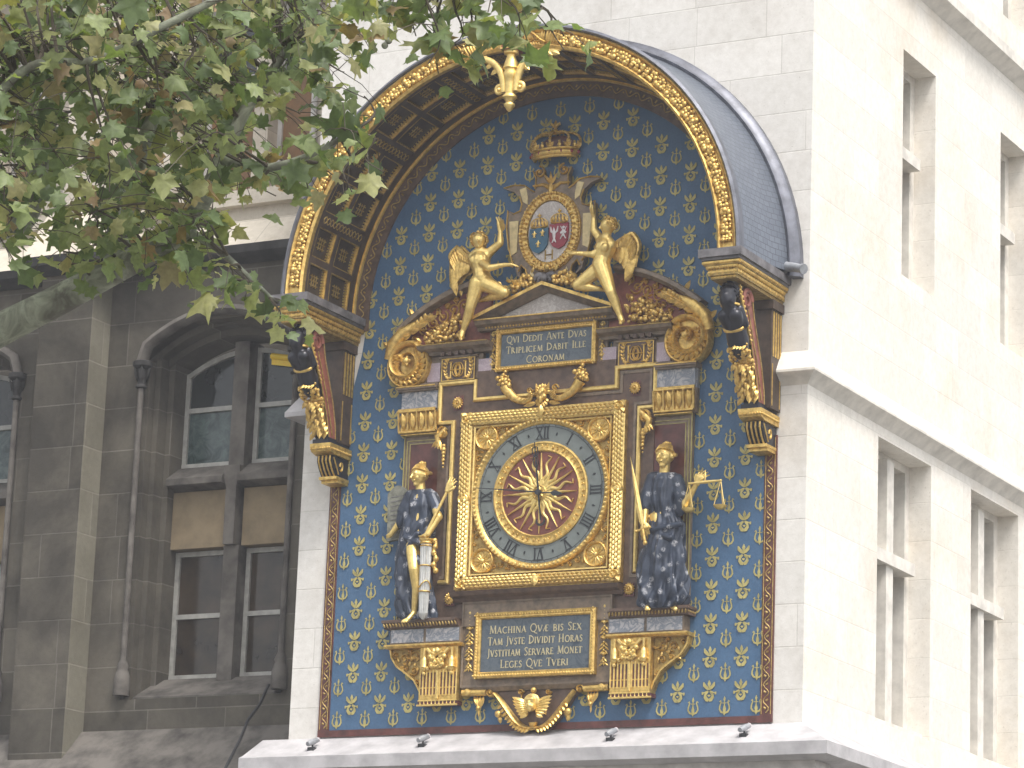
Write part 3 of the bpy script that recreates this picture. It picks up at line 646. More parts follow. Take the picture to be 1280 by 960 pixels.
bd = [(0, 1)]+[(b_, c_) for (a_, b_), (c_, e_) in zip(sorted(sets), sorted(sets)[1:])]+[(179, 180)]
for a_, b_ in bd: prib(rb, a_, b_, .135, .80, 1.892, 1.93)
for a0, a1 in sets: prib(rb, (a0+a1)/2-.8, (a0+a1)/2+.8, .135, .80, 1.896, 1.93)
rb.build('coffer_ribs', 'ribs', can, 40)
for a0, a1 in sets:
    mid = (a0+a1)/2
    for (b0, b1) in ((a0, mid-.8), (mid+.8, a1)):
        for d0, d1 in ((.135, .455), (.51, .80)):
            # bead round the coffer, a dentilled gilt edge on its wall side, a painted emblem inside
            gb = MB(); dn = MB(); med = MB()
            gb.add([V((-r_*cos(R(a_)), d, ZC+r_*sin(R(a_)))) for r_ in (1.897, 1.925) for a_, d in ((b0, d0), (b0, d1), (b1, d1), (b1, d0), (b0+.3, d0+.002), (b0+.3, d1-.012), (b1-.3, d1-.012), (b1-.3, d0+.002))],
                   [f for i in range(4) for f in ((i, (i+1) % 4, 4+(i+1) % 4, 4+i), (8+i, 8+(i+1) % 4, 12+(i+1) % 4, 12+i), (4+i, 4+(i+1) % 4, 12+(i+1) % 4, 12+i), (i, (i+1) % 4, 8+(i+1) % 4, 8+i))])
            cf = gb.build('coffer', 'goldd', can, 40)
            prib(dn, b0+.3, b1-.3, d0, d0+.014, 1.900, 1.927, 2); k = 11
            for i in range(k): u = b0+(b1-b0)*(i+.5)/k; prib(dn, u-.22, u+.22, d0+.0135, d0+.034, 1.905, 1.929, 1)
            dn.build('dentil_edge', 'goldb', cf, 40)
            cm, dm = (b0+b1)/2, (d0+d1)/2
            for t_ in (-1, 0, 1): prib(med, cm-1.6, cm+1.6, dm+t_*.035-.005, dm+t_*.035+.005, 1.922, 1.929, 1); prib(med, cm+t_*1.1-.15, cm+t_*1.1+.15, dm-.06, dm+.06, 1.9215, 1.9295, 1)
            med.build('emblem', 'goldd', cf, 40)
q = MB()                                       # guilloche on the broad bands
for a_, b_ in bd[1:-1]:
    c_ = R((a_+b_)/2)
    for sgn in (1, -1):
        P_ = []
        for i in range(49):
            d = .16+.62*i/48; a = c_+sgn*.016*sin(i/48*12*PI)
            P_.append((-1.888*cos(a), d, ZC+1.888*sin(a)))
        q.tube(P_, .0045, 5)
q.build('band_guilloche', 'goldd', can)
for _ in (0,): vault([(1.895, .02), (1.895, .05), (1.875, .055), (1.868, .045), (1.875, .02)]).build('rear_bead', 'goldb', can, 60)
# front arch: fillets, hollow and fruit
fa = vault([(1.905, .80), (1.885, .845), (1.885, .885), (1.905, .90), (1.918, .885), (1.925, .868), (2.015, .868), (2.022, .885), (2.038, .90), (2.055, .885), (2.055, .80)]).build('front_arch', 'gold', can, 50)
rnd = random.Random(3); a = 2.0; q = MB(); half_done = False
while a < 178:
    if a > 90 and not half_done: q.build('fruit_garland', 'gold', fa); q = MB(); half_done = True
    if abs(a-90) > 12.5:
        for k in range(3):
            r_ = 1.942+.026*k+rnd.uniform(-.006, .006); aa = R(a+rnd.uniform(-.3, .3)); s_ = rnd.choice([.014, .017, .021, .025]); dd = .876+rnd.uniform(0, .012)
            q.sphere((r_*cos(aa), dd, ZC+r_*sin(aa)), s_, n=7, m=5)
        if rnd.random() < .6:
            aa = R(a+.5); r_ = rnd.uniform(1.94, 2.0); x, z = r_*cos(aa), ZC+r_*sin(aa); g_ = rnd.uniform(0, 6.28); q.leaf((x, .885, z), (x+.05*cos(g_), .895, z+.05*sin(g_)), .028, .008)
    a += .92
q.build('fruit_garland', 'gold', fa)
q = MB()
for s_ in (-1, 1):                             # shells and strapwork beside the keystone
    for k in range(7):
        a_ = R(90+s_*(12-k*.75)); q.leaf((1.92*cos(a_), .88, ZC+1.92*sin(a_)), (2.03*cos(a_+s_*.012), .90, ZC+2.03*sin(a_+s_*.012)), .03, .014)
    for k, rr in enumerate((.034, .028, .026)):
        a_ = R(90+s_*(6.6-k*1.8)); q.scroll(1.965*cos(a_), ZC+1.965*sin(a_), .875, rr, 1.4, s_, k, .014, .014)
    for k in range(8): a_ = R(90+s_*(2.6+k*.72)); q.sphere((1.915*cos(a_), .89, ZC+1.915*sin(a_)), .013, n=6, m=4)
    P_ = [(1.0*r_*cos(R(90+s_*aa)), ZC+r_*sin(R(90+s_*aa))) for r_, aa in ((2.02, 2.4), (2.035, 4), (2.0, 6), (1.95, 8), (1.93, 9.5))]; q.ribbon(P_, [.02, .03, .026, .02, .02], .88, .02)
q.build('crest_scrolls', 'gold', fa)
kb = MB(); kb.bevbox(-.062, .062, .80, .96, 10.79, 10.975, .006); ko = kb.build('keystone', 'red', can, 0)
q = MB(); q.sweep(rect(-.062, .062, 10.79, 10.975), [(0, .959), (0, .968), (.010, .968), (.010, .959)], True)
q.ribbon(arc(0, 10.885, .026, 40, 320, 12), .008, .961, .004); q.ribbon([(-.04, 10.89), (-.03, 10.86), (0, 10.845), (.03, 10.86), (.04, 10.89)], .008, .961, .004); q.sphere((0, .964, 10.885), .01)
q.build('gilt_cipher', 'gold', ko)
# entablatures on which the vault rests
for s_ in (-1, 1):
    xi, xo = 1.80, 2.125
    def bx(q, i, o, d1, z0, z1): q.box(min(s_*i, s_*o), max(s_*i, s_*o), .0, d1, z0, z1)
    q = MB(); bx(q, xi-.03, xo+.01, .985, 8.835, 8.90); bx(q, xi-.01, xo-.01, .965, 8.812, 8.835); e = q.build('impost_slab', 'grey', can, 0)
    q = MB(); bx(q, xi+.0, xo-.02, .945, 8.775, 8.812); bx(q, xi+.03, xo-.045, .92, 8.70, 8.775); bx(q, xi+.045, xo-.06, .90, 8.675, 8.70)
    q.build('impost_core', 'goldd', e, 0)
    q = MB()
    for zz, rr, inset, stp in ((8.797, .014, -.018, 0), (8.766, .020, .004, .022), (8.726, .022, .016, .040), (8.690, .012, .034, .024)):
        loop = [(s_*(xi+.018+inset), .02), (s_*(xi+.018+inset), .93-inset), (s_*(xo-.035-inset), .93-inset), (s_*(xo-.035-inset), .02)]
        for (x0, d0), (x1, d1) in zip(loop, loop[1:]):
            L = math.hypot(x1-x0, d1-d0)
            q.tube([(x0, d0, zz), (x1, d1, zz)], rr*.62 if stp else rr, 6)
            if stp:
                for k in range(int(L/stp)): u = (k+.5)/int(L/stp); q.sphere((x0+(x1-x0)*u, d0+(d1-d0)*u, zz), rr, .75, .75, 1, 6, 4)
    q.build('egg_and_dart', 'gold', e)
    # fluted pilaster on the wall behind the bracket
    q = MB(); q.box(min(s_*1.87, s_*2.06), max(s_*1.87, s_*2.06), .0, .20, 7.80, 8.675); q.box(min(s_*1.85, s_*2.08), max(s_*1.85, s_*2.08), .0, .22, 8.60, 8.672); pl = q.build('pilaster', 'ribs', can, 0)
    q = MB()
    for xs in (1.87, 2.06):
        o = .005 if xs > 2 else -.005
        for k in range(4): dd = .018+.045*k; q.box(min(s_*(xs+o*.1), s_*(xs+o)), max(s_*(xs+o*.1), s_*(xs+o)), dd, dd+.022, 8.22, 8.585)
        for dd in (.02, .17): q.box(min(s_*(xs+o*.1), s_*(xs+o)), max(s_*(xs+o*.1), s_*(xs+o)), dd, dd+.012, 7.82, 8.16)
    q.build('gilt_fluting', 'gold', pl, 0)
# waterspout at the foot of the roof
q = MB(); q.tube([(2.10, .10, 8.965), (2.19, .14, 8.945), (2.31, .19, 8.905)], [.045, .038, .034], 12); q.tube([(2.305, .188, 8.907), (2.325, .197, 8.90)], [.042, .042], 12); q.sphere((2.11, .10, 8.965), .058, n=10, m=7)
tag(q.build('waterspout', 'zinc'), 'stubby zinc waterspout sticking out at the foot of the slate canopy roof', 'waterspout')

# pendant hanging from the keystone
pn = thing('pendant_finial', 'gold turned pendant with two leafy scroll arms hanging from the keystone of the arch', 'ornament', (0, .9, 10.78))
q = MB(); q.lathe(0, .88, [(.062, 10.79), (.062, 10.765), (.04, 10.755), (.036, 10.74), (.052, 10.70), (.062, 10.655), (.066, 10.64), (.054, 10.635), (.05, 10.625), (.058, 10.60), (.056, 10.565), (.048, 10.555), (.046, 10.50), (.040, 10.425), (.046, 10.42), (.062, 10.405), (.062, 10.39), (.048, 10.38), (.034, 10.36), (.030, 10.35), (.046, 10.335), (.046, 10.32), (.032, 10.305), (.026, 10.29), (.014, 10.278), (.004, 10.272)], 18); q.build('turned_stem', 'goldb', pn)
for s_ in (-1, 1):
    q = MB(); P_ = bez((s_*.055, .88, 10.44), (s_*.045, .88, 10.66), (s_*.19, .88, 10.78), (s_*.36, .88, 10.755), 12)
    P_ = [(s_*.115-.0, .88, 10.445)]+P_ if False else P_
    q.tube(P_, [.030, .034, .036, .036, .034, .032, .030, .030, .030, .028, .024, .018, .010], 9)
    sp_ = [(s_*(.095+.042*(1-u*.7)*cos(PI+u*9)), .88, 10.468-.042*(1-u*.7)*sin(PI+u*9)*1) for u in [i/24 for i in range(25)]]
    q.tube(sp_, [.024*(1-.55*i/24) for i in range(25)], 8); q.sphere((s_*.095, .895, 10.468), .018)
    for u, a_ in ((4, 0), (5, 1), (6, 0), (7, 1), (8, 0), (9, 1), (10, 0), (11, 1)):
        p = Vector(P_[u]); q.leaf(p, p+Vector((s_*.065, .01, (-.055 if a_ else .045))), .045, .014)
    q.leaf((s_*.33, .88, 10.76), (s_*.45, .89, 10.705), .06, .016); q.leaf((s_*.36, .88, 10.75), (s_*.46, .88, 10.74), .04, .012)
    q.build('scroll_arm', 'goldb', pn)

def curls(c, face, r_, n, mat, par, seed=1, name='hair', spread=1.0, back=.15):
    q = MB(); rd = random.Random(seed); c = Vector(c); f = Vector(face).normalized()
    k = 0
    while k < n:
        v_ = Vector((rd.gauss(0, 1), rd.gauss(0, 1), rd.gauss(0, 1))).normalized()
        if v_.dot(f) > back or v_.z < -.45: continue
        p = c+v_*r_*rd.uniform(.86, 1.06)*spread-f*r_*.1+Vector((0, 0, r_*.12)); t = v_.cross(Vector((rd.gauss(0, 1), rd.gauss(0, 1), rd.gauss(0, 1)))).normalized(); w_ = v_.cross(t)
        R_ = r_*rd.uniform(.16, .24); q.tube([p+(t*cos(a_)+w_*sin(a_))*R_*(1-a_/9)+v_*a_*R_*.08 for a_ in [i*.8 for i in range(7)]], [r_*.11*(1-i/9) for i in range(7)], 5); k += 1
    return q.build(name, mat, par)
# ---- carved brackets (blackened half figures ending in gold leaves)
for s_, lb in ((-1, 'black and gold carved half figure bracket beside the arched window with the yellow bar'), (1, 'black and gold carved half figure bracket under the zinc waterspout')):
    c = s_*1.955; t = thing('carved_bracket', lb, 'bracket', (c, .1, 7.5), 'carved brackets under the canopy')
    def X(u): return c+s_*u
    q = MB(); q.prismx([(.50, 8.67), (.80, 8.67), (.78, 8.60), (.66, 8.50), (.60, 8.42), (.50, 8.30), (.40, 8.12), (.34, 7.98), (.32, 7.80), (.215, 7.80), (.23, 7.92), (.29, 8.12), (.37, 8.30), (.44, 8.46)], min(X(-.055), X(.055)), max(X(-.055), X(.055))); q.build('console', 'ribs', t, 0)
    def cheek(u):
        q = MB(); d_ = .006*(1 if u > 0 else -1)*s_; x = X(u)
        P_ = [(.60-.085*cos(th)*(1-th/14), 8.575+.085*sin(th)*(1-th/14)) for th in [i*.35 for i in range(27)]]
        q.tube([(x+d_, a_, b_) for a_, b_ in P_], [.026-.0005*i for i in range(27)], 6)
        q.prismx([(.60, 8.64), (.67, 8.56), (.64, 8.47), (.56, 8.38), (.47, 8.22), (.38, 8.02), (.325, 7.82), (.225, 7.82), (.24, 7.92), (.30, 8.12), (.38, 8.30), (.455, 8.46), (.50, 8.60)], min(x-.003, x+.003), max(x-.003, x+.003))
        return q
    for u in (-.058, .058):
        rs = cheek(u).build('red_scroll', 'red', t); q = MB(); x = X(u)+(.006 if u*s_ > 0 else -.006)
        for ln in ([(.69, 8.55), (.655, 8.46), (.57, 8.37), (.48, 8.21), (.39, 8.01), (.33, 7.82)], [(.49, 8.60), (.45, 8.46), (.375, 8.30), (.295, 8.12), (.235, 7.92), (.225, 7.82)], [(.57, 8.50), (.50, 8.36), (.41, 8.18), (.33, 7.98), (.28, 7.84)]): q.tube([(x, a_, b_) for a_, b_ in ln], .0065, 5)
        q.disc(0, 0, [(.001, 0), (.001, .001)], 3) if False else None
        q.build('gilt_outline', 'goldd', rs)
    # dark torso: head, chest, belly, wrapped by gold bands
    caps = [((c, .80, 8.58), .062, (c, .82, 8.52), .055), ((c, .80, 8.50), .05, (c, .74, 8.44), .06), ((c-.05, .77, 8.41), .045, (c-.03, .70, 8.36), .05), ((c+.05, .77, 8.41), .045, (c+.03, .70, 8.36), .05), ((c, .70, 8.40), .07, (c, .60, 8.24), .075), ((c, .60, 8.26), .075, (c, .55, 8.18), .06), ((c, .865, 8.55), .02, (c, .86, 8.53), .02)]
    for e_ in (-1, 1): caps += [((c+e_*.06, .72, 8.47), .03, (c+e_*.085, .66, 8.36), .026)]
    caps = [(a_, r_*1.16, c_, e_*1.16) for a_, r_, c_, e_ in caps]
    sculpt('dark_figure', caps, 'black', t, .009, 4)
    curls((c, .80, 8.585), (0, 1, -.1), .074, 60, 'black', t, 4, back=.45)
    q = MB(); q.tube([(c+.07*cos(a_), .765+.05*sin(a_), 8.495) for a_ in [i*PI/6 for i in range(-1, 8)]], .013, 6)
    for e_ in (-1, 1):
        q.tube([(c+e_*.064, .74, 8.66), (c+e_*.066, .70, 8.55), (c+e_*.066, .60, 8.40), (c+e_*.064, .50, 8.24)], .011, 6)
        for k in range(12): q.sphere((c+e_*.070, .735-.02*k, 8.64-.034*k), .014, n=6, m=4)
    q.tube([(c+.078*cos(a_), .66+.03*sin(a_)+.03, 8.325-.03*sin(a_)) for a_ in [i*PI/6 for i in range(7)]], .014, 6)
    for a_ in range(-3, 4): q.leaf((c+a_*.018, .64+.018*(3-abs(a_)), 8.16), (c+a_*.020, .60, 8.24), .035, .02)
    rd = random.Random(5)
    for k in range(90):                       # fruit and leaf drop below the waist
        u = k/90; z = 8.20-.16*u; d = .61-.14*u; q.sphere((c+rd.uniform(-.085, .085), d+rd.uniform(-.02, .02), z+rd.uniform(-.02, .02)), rd.uniform(.012, .022), n=6, m=4)
    for k in range(14):
        z = 8.10-.018*k; d = .50-.012*k; 
        for e_ in (-1, 0, 1): j = rd.uniform(-.018, .018); q.leaf((c+e_*.045+j, d-.01, z+j*.5), (c+e_*.066+j+rd.uniform(-.03, .03), d+.045-.02*abs(e_)+j, z-.075), .05, .02, bend=.02)
    q.tube([(c, .47, 8.12), (c, .36, 7.90)], [.066, .052], 8)
    for k in range(8): q.sphere((X(-.06), .74-.02*k, 8.62-.03*k), .014, n=6, m=4); q.sphere((X(.06), .74-.02*k, 8.62-.03*k), .014, n=6, m=4)
    q.build('gold_foliage', 'gold', t)
    q = MB(); q.box(c-.06, c+.06, .0, .34, 7.80, 7.90); q.box(c-.075, c+.075, .0, .36, 7.765, 7.80); q.build('dark_block', 'black', t, 0)
    q = MB(); q.box(c-.10, c+.10, .0, .36, 7.735, 7.765); q.prismx([(.0, 7.735), (.36, 7.735), (.345, 7.70), (.27, 7.68), (0, 7.68)], c-.095, c+.095)
    for k in range(9): q.sphere((c-.088+.022*k, .355, 7.722), .014, n=6, m=4)
    for k in range(14):
        for e_ in (-1, 1): q.sphere((c+e_*.097, .02+.024*k, 7.722), .013, n=6, m=4)
    q.build('gilt_cap', 'gold', t)
    cp = [(0, 7.68), (.27, 7.68), (.275, 7.63), (.24, 7.57), (.19, 7.51), (0, 7.51)]
    q = MB(); q.prismx(cp, c-.075, c+.075); q.build('curved_foot', 'black', t, 0)
    q = MB()
    for k in range(4): x = c-.054+.036*k; q.tube([(x, .278, 7.675), (x, .283, 7.63), (x, .248, 7.57), (x, .198, 7.515)], .008, 6)
    for e_ in (-1, 1): q.tube([(c+e_*.078, .04+.02*cos(u)+.09+u*.0, 7.60+.035*sin(u)) for u in [i*.5 for i in range(12)]], .008, 5); q.tube([(c+e_*.078, .26, 7.66), (c+e_*.078, .17, 7.53)], .008, 5)
    q.box(c-.085, c+.085, .0, .215, 7.485, 7.51); q.box(c-.08, c+.08, .0, .18, 7.46, 7.485); q.build('gilt_edging', 'gold', t, 40)

# ============================================================ THE CLOCK
def pt(px, py, d): p = at(px, py, -d); return (p.x, d, p.z)
CZ = 7.265
clk = thing('wall_clock', 'square gilt framed clock with grey blue numeral ring round a deep red sunburst centre', 'clock', (0, .07, 6.5))
q = MB(); q.box(-.70, .70, .06, .075, 6.55, 7.96); q.build('gilt_ground', 'goldd', clk, 0)
q = MB()
q.sweep(rect(-.752, .752, 6.495, 7.985), [(-.0, .06), (-.0, .10), (.105, .10), (.118, .085), (.118, .06)][::-1], True)
fr = q.build('frame', 'gold', clk, 30)
def laurel_bar(q, x0, z0, x1, z1, w=.10, d=.105):
    """bound laurel torus: a half round covered in overlapping leaves"""
    L = math.hypot(x1-x0, z1-z0); tx, tz = (x1-x0)/L, (z1-z0)/L; nx, nz = -tz, tx
    q.ribbon([(x0, z0), (x1, z1)], w, d-.002, .022)
    n = int(L/.040)
    for i in range(n):
        for k in (-1.5, -.5, .5, 1.5):
            u = (i+.5*(int(k+1.5) % 2))*L/n; off = k*w*.235; dd = d+.024*math.sqrt(max(0, 1-(k/2.1)**2))
            p = (x0+tx*u+nx*off, dd, z0+tz*u+nz*off); e = (p[0]+tx*.046, dd+.012, p[2]+tz*.046); q.leaf(p, e, .030, .010, n=3)
q = MB(); laurel_bar(q, 0, 7.925, -.66, 7.925); laurel_bar(q, 0, 7.925, .66, 7.925); laurel_bar(q, 0, 6.552, -.66, 6.552); laurel_bar(q, 0, 6.552, .66, 6.552)
for s_ in (-1, 1): laurel_bar(q, s_*.70, CZ, s_*.70, 7.87); laurel_bar(q, s_*.70, CZ, s_*.70, 6.61)
q.build('laurel_border', 'goldb', fr, 40)
for s_ in (-1, 1):
    for zz in (6.55, 7.93):
        q = MB()
        for k in range(4): a_ = k*PI/2+PI/4; q.leaf((s_*.70, .11, zz), (s_*.70+.07*cos(a_), .13, zz+.07*sin(a_)), .06, .02)
        q.scroll(s_*.70, zz, .12, .048, 1.5, s_, 0, .022, .025); q.build('corner_scroll', 'goldb', fr)
    q = MB(); q.disc(s_*.70, CZ-.01, [(.052, .10), (.052, .13), (.04, .14), (.03, .13), (.018, .135), (.014, .15), (.001, .152)], 16); q.build('side_rosette', 'goldb', fr)
q = MB(); q.disc(0, 6.552, [(.032, .10), (.03, .15), (.001, .16)], 10); q.leaf((0, .14, 6.58), (0, .15, 6.49), .06, .02)
q.build('foot_clasp', 'goldb', fr)
q = MB(); q.leaf((0, .14, 7.90), (0, .15, 7.99), .06, .02); q.build('top_clasp', 'goldb', fr)
q = MB(); ip = rect(-.630, .630, 6.615, 7.862); q.sweep(ip, [(-.0, .07), (-.0, .11), (.012, .105), (.018, .075), (.018, .07)][::-1], True); q.build('inner_fillet', 'goldb', fr, 30)
for (x, z) in ((-.515, 7.765), (.515, 7.765), (-.515, 6.735), (.515, 6.735)):
    q = MB(); q.disc(x, z, [(.106, .07), (.106, .105), (.098, .112), (.088, .105), (.084, .085), (.0, .082)], 28); mo = q.build('medallion', 'gold', clk)
    q = MB()
    for k in range(12):
        a_ = k*PI/6; q.leaf((x+.014*cos(a_), .088, z+.014*sin(a_)), (x+.078*cos(a_), .088, z+.078*sin(a_)), .018, .010)
    q.sphere((x, .092, z), .022, n=8, m=5); q.build('rosette', 'goldb', mo)
q = MB(); rd = random.Random(11)                # scrollwork filling the spandrels
for sx in (-1, 1):
    for sz in (-1, 1):
        def S_(u, v_): return (sx*u, CZ+sz*v_)
        for (u, v_, r_, h_) in ((.345, .565, .030, 1), (.585, .325, .030, -1), (.275, .590, .022, -1), (.600, .255, .022, 1), (.41, .575, .022, 1), (.60, .39, .02, -1), (.585, .20, .016, 1), (.21, .595, .015, 1)):
            q.scroll(*S_(u, v_), .075, r_, 1.3, h_*sx*sz, rd.uniform(0, 6), .012, .016, n=16)
        for k in range(16):
            u = rd.uniform(.2, .62); v_ = rd.uniform(.2, .6)
            if math.hypot(u, v_) > .665 and math.hypot(u-.515, v_-.505) > .125:
                x, z = S_(u, v_); g_ = rd.uniform(0, 6.28); q.leaf((x, .08, z), (x+.045*cos(g_), .09, z+.045*sin(g_)), .022, .012)
q.build('spandrel_scrolls', 'gold', clk)
q = MB(); q.disc(0, CZ, [(.632, .07), (.632, .10), (.62, .115), (.585, .105), (.575, .09), (.570, .078)], 96); rim = q.build('dial_rim', 'gold', clk)
q = MB()
for k in range(96): a_ = 2*PI*k/96; q.sphere((.606*cos(a_), .114, CZ+.606*sin(a_)), .0155, n=6, m=4)
q.build('beading', 'goldb', rim)
q = MB(); q.disc(0, CZ, [(.575, .076), (.575, .092), (.38, .092), (.38, .076)], 96); dl = q.build('dial_ring', 'dial', clk, 30)
q = MB(); q.disc(0, CZ, [(.432, .09), (.430, .104), (.418, .108), (.410, .102), (.362, .102), (.356, .108), (.348, .104), (.345, .09)], 96); rg = q.build('inner_ring', 'gold', clk)
q = MB()
for k in range(48): a_ = 2*PI*k/48; q.scroll(.386*cos(a_), CZ+.386*sin(a_), .101, .016, 1, 1 if k % 2 else -1, a_, .009, .009, n=10)
q.build('ring_scrolls', 'goldb', rg)
q = MB(); q.disc(0, CZ, [(.348, .08), (.348, .096), (.001, .096)], 64); q.build('red_centre', 'dialred', clk, 30)
q = MB()
for k in range(24):
    a_ = 2*PI*k/24+PI/2
    if k % 2 == 0:
        q.ribbon([(r_*cos(a_), CZ+r_*sin(a_)) for r_ in (.05, .12, .2, .28, .335)], [.040, .030, .022, .013, .006], .097, .012)
    else:
        P_ = []; W_ = []
        for i in range(15):
            u = i/14; r_ = .05+.255*u; o = .016*sin(u*3.4*PI)*(0 if u < .15 else 1); P_.append((r_*cos(a_)-o*sin(a_), CZ+r_*sin(a_)+o*cos(a_))); W_.append(.034*(1-u)+.012)
        r_ = .312; P_.append((r_*cos(a_)-.02*sin(a_), CZ+r_*sin(a_)+.02*cos(a_))); W_.append(.008)
        q.ribbon(P_, W_, .097, .012)
q.build('sunburst', 'goldb', clk, 60)
q = MB(); q.disc(0, CZ, [(.066, .096), (.066, .115), (.056, .12), (.05, .112), (.02, .12), (.001, .125)], 24)
for k in range(8): a_ = k*PI/4; q.leaf((.01*cos(a_), .12, CZ+.01*sin(a_)), (.052*cos(a_), .118, CZ+.052*sin(a_)), .022, .008)
q.build('hub', 'gold', clk)
# numerals
ROM = ['XII', 'I', 'II', 'III', 'IIII', 'V', 'VI', 'VII', 'VIII', 'IX', 'X', 'XI']; NH = .096; WD = {'I': .028, 'V': .066, 'X': .066}
for i, t_ in enumerate(ROM):
    q = MB(); a_ = PI/2-i*PI/6; ux, uz = cos(a_), sin(a_); rx, rz = uz, -ux; tot = sum(WD[c] for c in t_); x = -tot/2
    def Pn(u, v_): r_ = .452+v_*NH; return (ux*r_+rx*u, CZ+uz*r_+rz*u)
    for c in t_:
        w_ = WD[c]
        if c == 'I': q.ribbon([Pn(x+w_/2, 0), Pn(x+w_/2, 1)], .012, .0925, .003, True)
        if c == 'V': q.ribbon([Pn(x+.008, 1), Pn(x+w_/2, 0)], .014, .0925, .003, True); q.ribbon([Pn(x+w_-.010, 1), Pn(x+w_/2, 0)], .006, .0925, .003, True)
        if c == 'X': q.ribbon([Pn(x+.008, 1), Pn(x+w_-.008, 0)], .014, .0925, .003, True); q.ribbon([Pn(x+.008, 0), Pn(x+w_-.008, 1)], .006, .0925, .003, True)
        x += w_
    for v_ in (0, 1): q.ribbon([Pn(-tot/2, v_), Pn(tot/2, v_)], .005, .0925, .003, True)
    q.build('numeral', 'ink', dl, 0); q = MB(); b_ = a_-PI/12; q.ribbon([(.485*cos(b_), CZ+.485*sin(b_)), (.498*cos(b_), CZ+.498*sin(b_)), (.515*cos(b_), CZ+.515*sin(b_))], [.003, .018, .003], .0925, .003, True); q.build('half_hour_mark', 'ink', dl, 0)
q = MB()
for k in range(60): b_ = k*PI/30; q.ribbon([(.560*cos(b_), CZ+.560*sin(b_)), (.572*cos(b_), CZ+.572*sin(b_))], .004, .0925, .002, True)
q.build('minute_marks', 'ink', dl, 0)
q = MB(); q.sweep(arc(0, CZ, .556, 0, 360, 72)[:-1], [(-.002, .092), (-.002, .094), (.002, .094), (.002, .092)], True); q.build('minute_line', 'ink', dl, 0)
def hand(deg, r0, r1, w, d, name, tip, tail):
    a_ = R(90-deg); q = MB()
    q.ribbon([(r_*cos(a_), CZ+r_*sin(a_)) for r_ in (r0, 0, r1*.6, r1)], [w*.7, w, w*.8, w*.4], d, .008, True)
    P_ = lambda r_, o: (r_*cos(a_)-o*sin(a_), CZ+r_*sin(a_)+o*cos(a_))
    if tip == 'fleur':
        for s_ in (-1, 1): q.ribbon([P_(r1-.13, 0), P_(r1-.10, s_*.026), P_(r1-.05, s_*.022), P_(r1-.04, 0)], .008, d, .008, True)
        for s_ in (-1, 1): q.ribbon([P_(.20, 0), P_(.24, s_*.022), P_(.30, s_*.018), P_(.32, 0)], .007, d, .008, True)
    if tail == 'crescent': c_ = P_(r0, 0); q.ribbon([(c_[0]+.038*cos(t), c_[1]+.038*sin(t)) for t in [a_+PI/3+i*(4*PI/3)/10 for i in range(11)]], [.004, .010, .014, .018, .02, .02, .02, .018, .014, .010, .004], d, .008, True)
    if tail == 'spade': q.ribbon([P_(r0+.07, 0), P_(r0+.04, 0), P_(r0+.02, 0), P_(r0-.04, 0)], [.01, .05, .045, .004], d, .008, True)
    q.disc(0, CZ, [(.024, d), (.024, d+.012), (.001, d+.014)], 12); q.build(name, 'ink' if name == 'minute_hand' else 'iron', clk, 0)
hand(353, -.235, .425, .016, .128, 'hour_hand', 'fleur', 'crescent'); hand(277, -.19, .575, .011, .143, 'minute_hand', '', 'spade')

# ============================================================ THE ARCHITECTURAL SURROUND
sur = thing('clock_surround', 'umber and gold surround of the clock with marble insets, pediment and big gilt volutes', 'surround', (0, .02, 5.6))
SB = lambda s_, a, b: (min(s_*a, s_*b), max(s_*a, s_*b))
q = MB(); q.box(-.99, .99, .012, .058, 6.20, 8.27); q.box(-.64, .64, .012, .075, 8.10, 8.34); q.build('backing', 'brown', sur, 0)
q = MB()
for s_ in (-1, 1): q.box(*SB(s_, .992, 1.325), .012, .045, 6.20, 7.85); q.box(*SB(s_, .992, 1.36), .012, .06, 7.85, 8.05); q.box(*SB(s_, .60, 1.17), .012, .06, 8.272, 8.50)
q.box(-.66, .66, .012, .07, 6.205, 6.50); q.build('side_backing', 'brownl', sur, 0)
half = [(.93, 6.585), (.855, 6.585), (.855, 7.92), (.99, 7.92), (.99, 8.262), (.65, 8.262), (.65, 8.105), (.03, 8.105)]
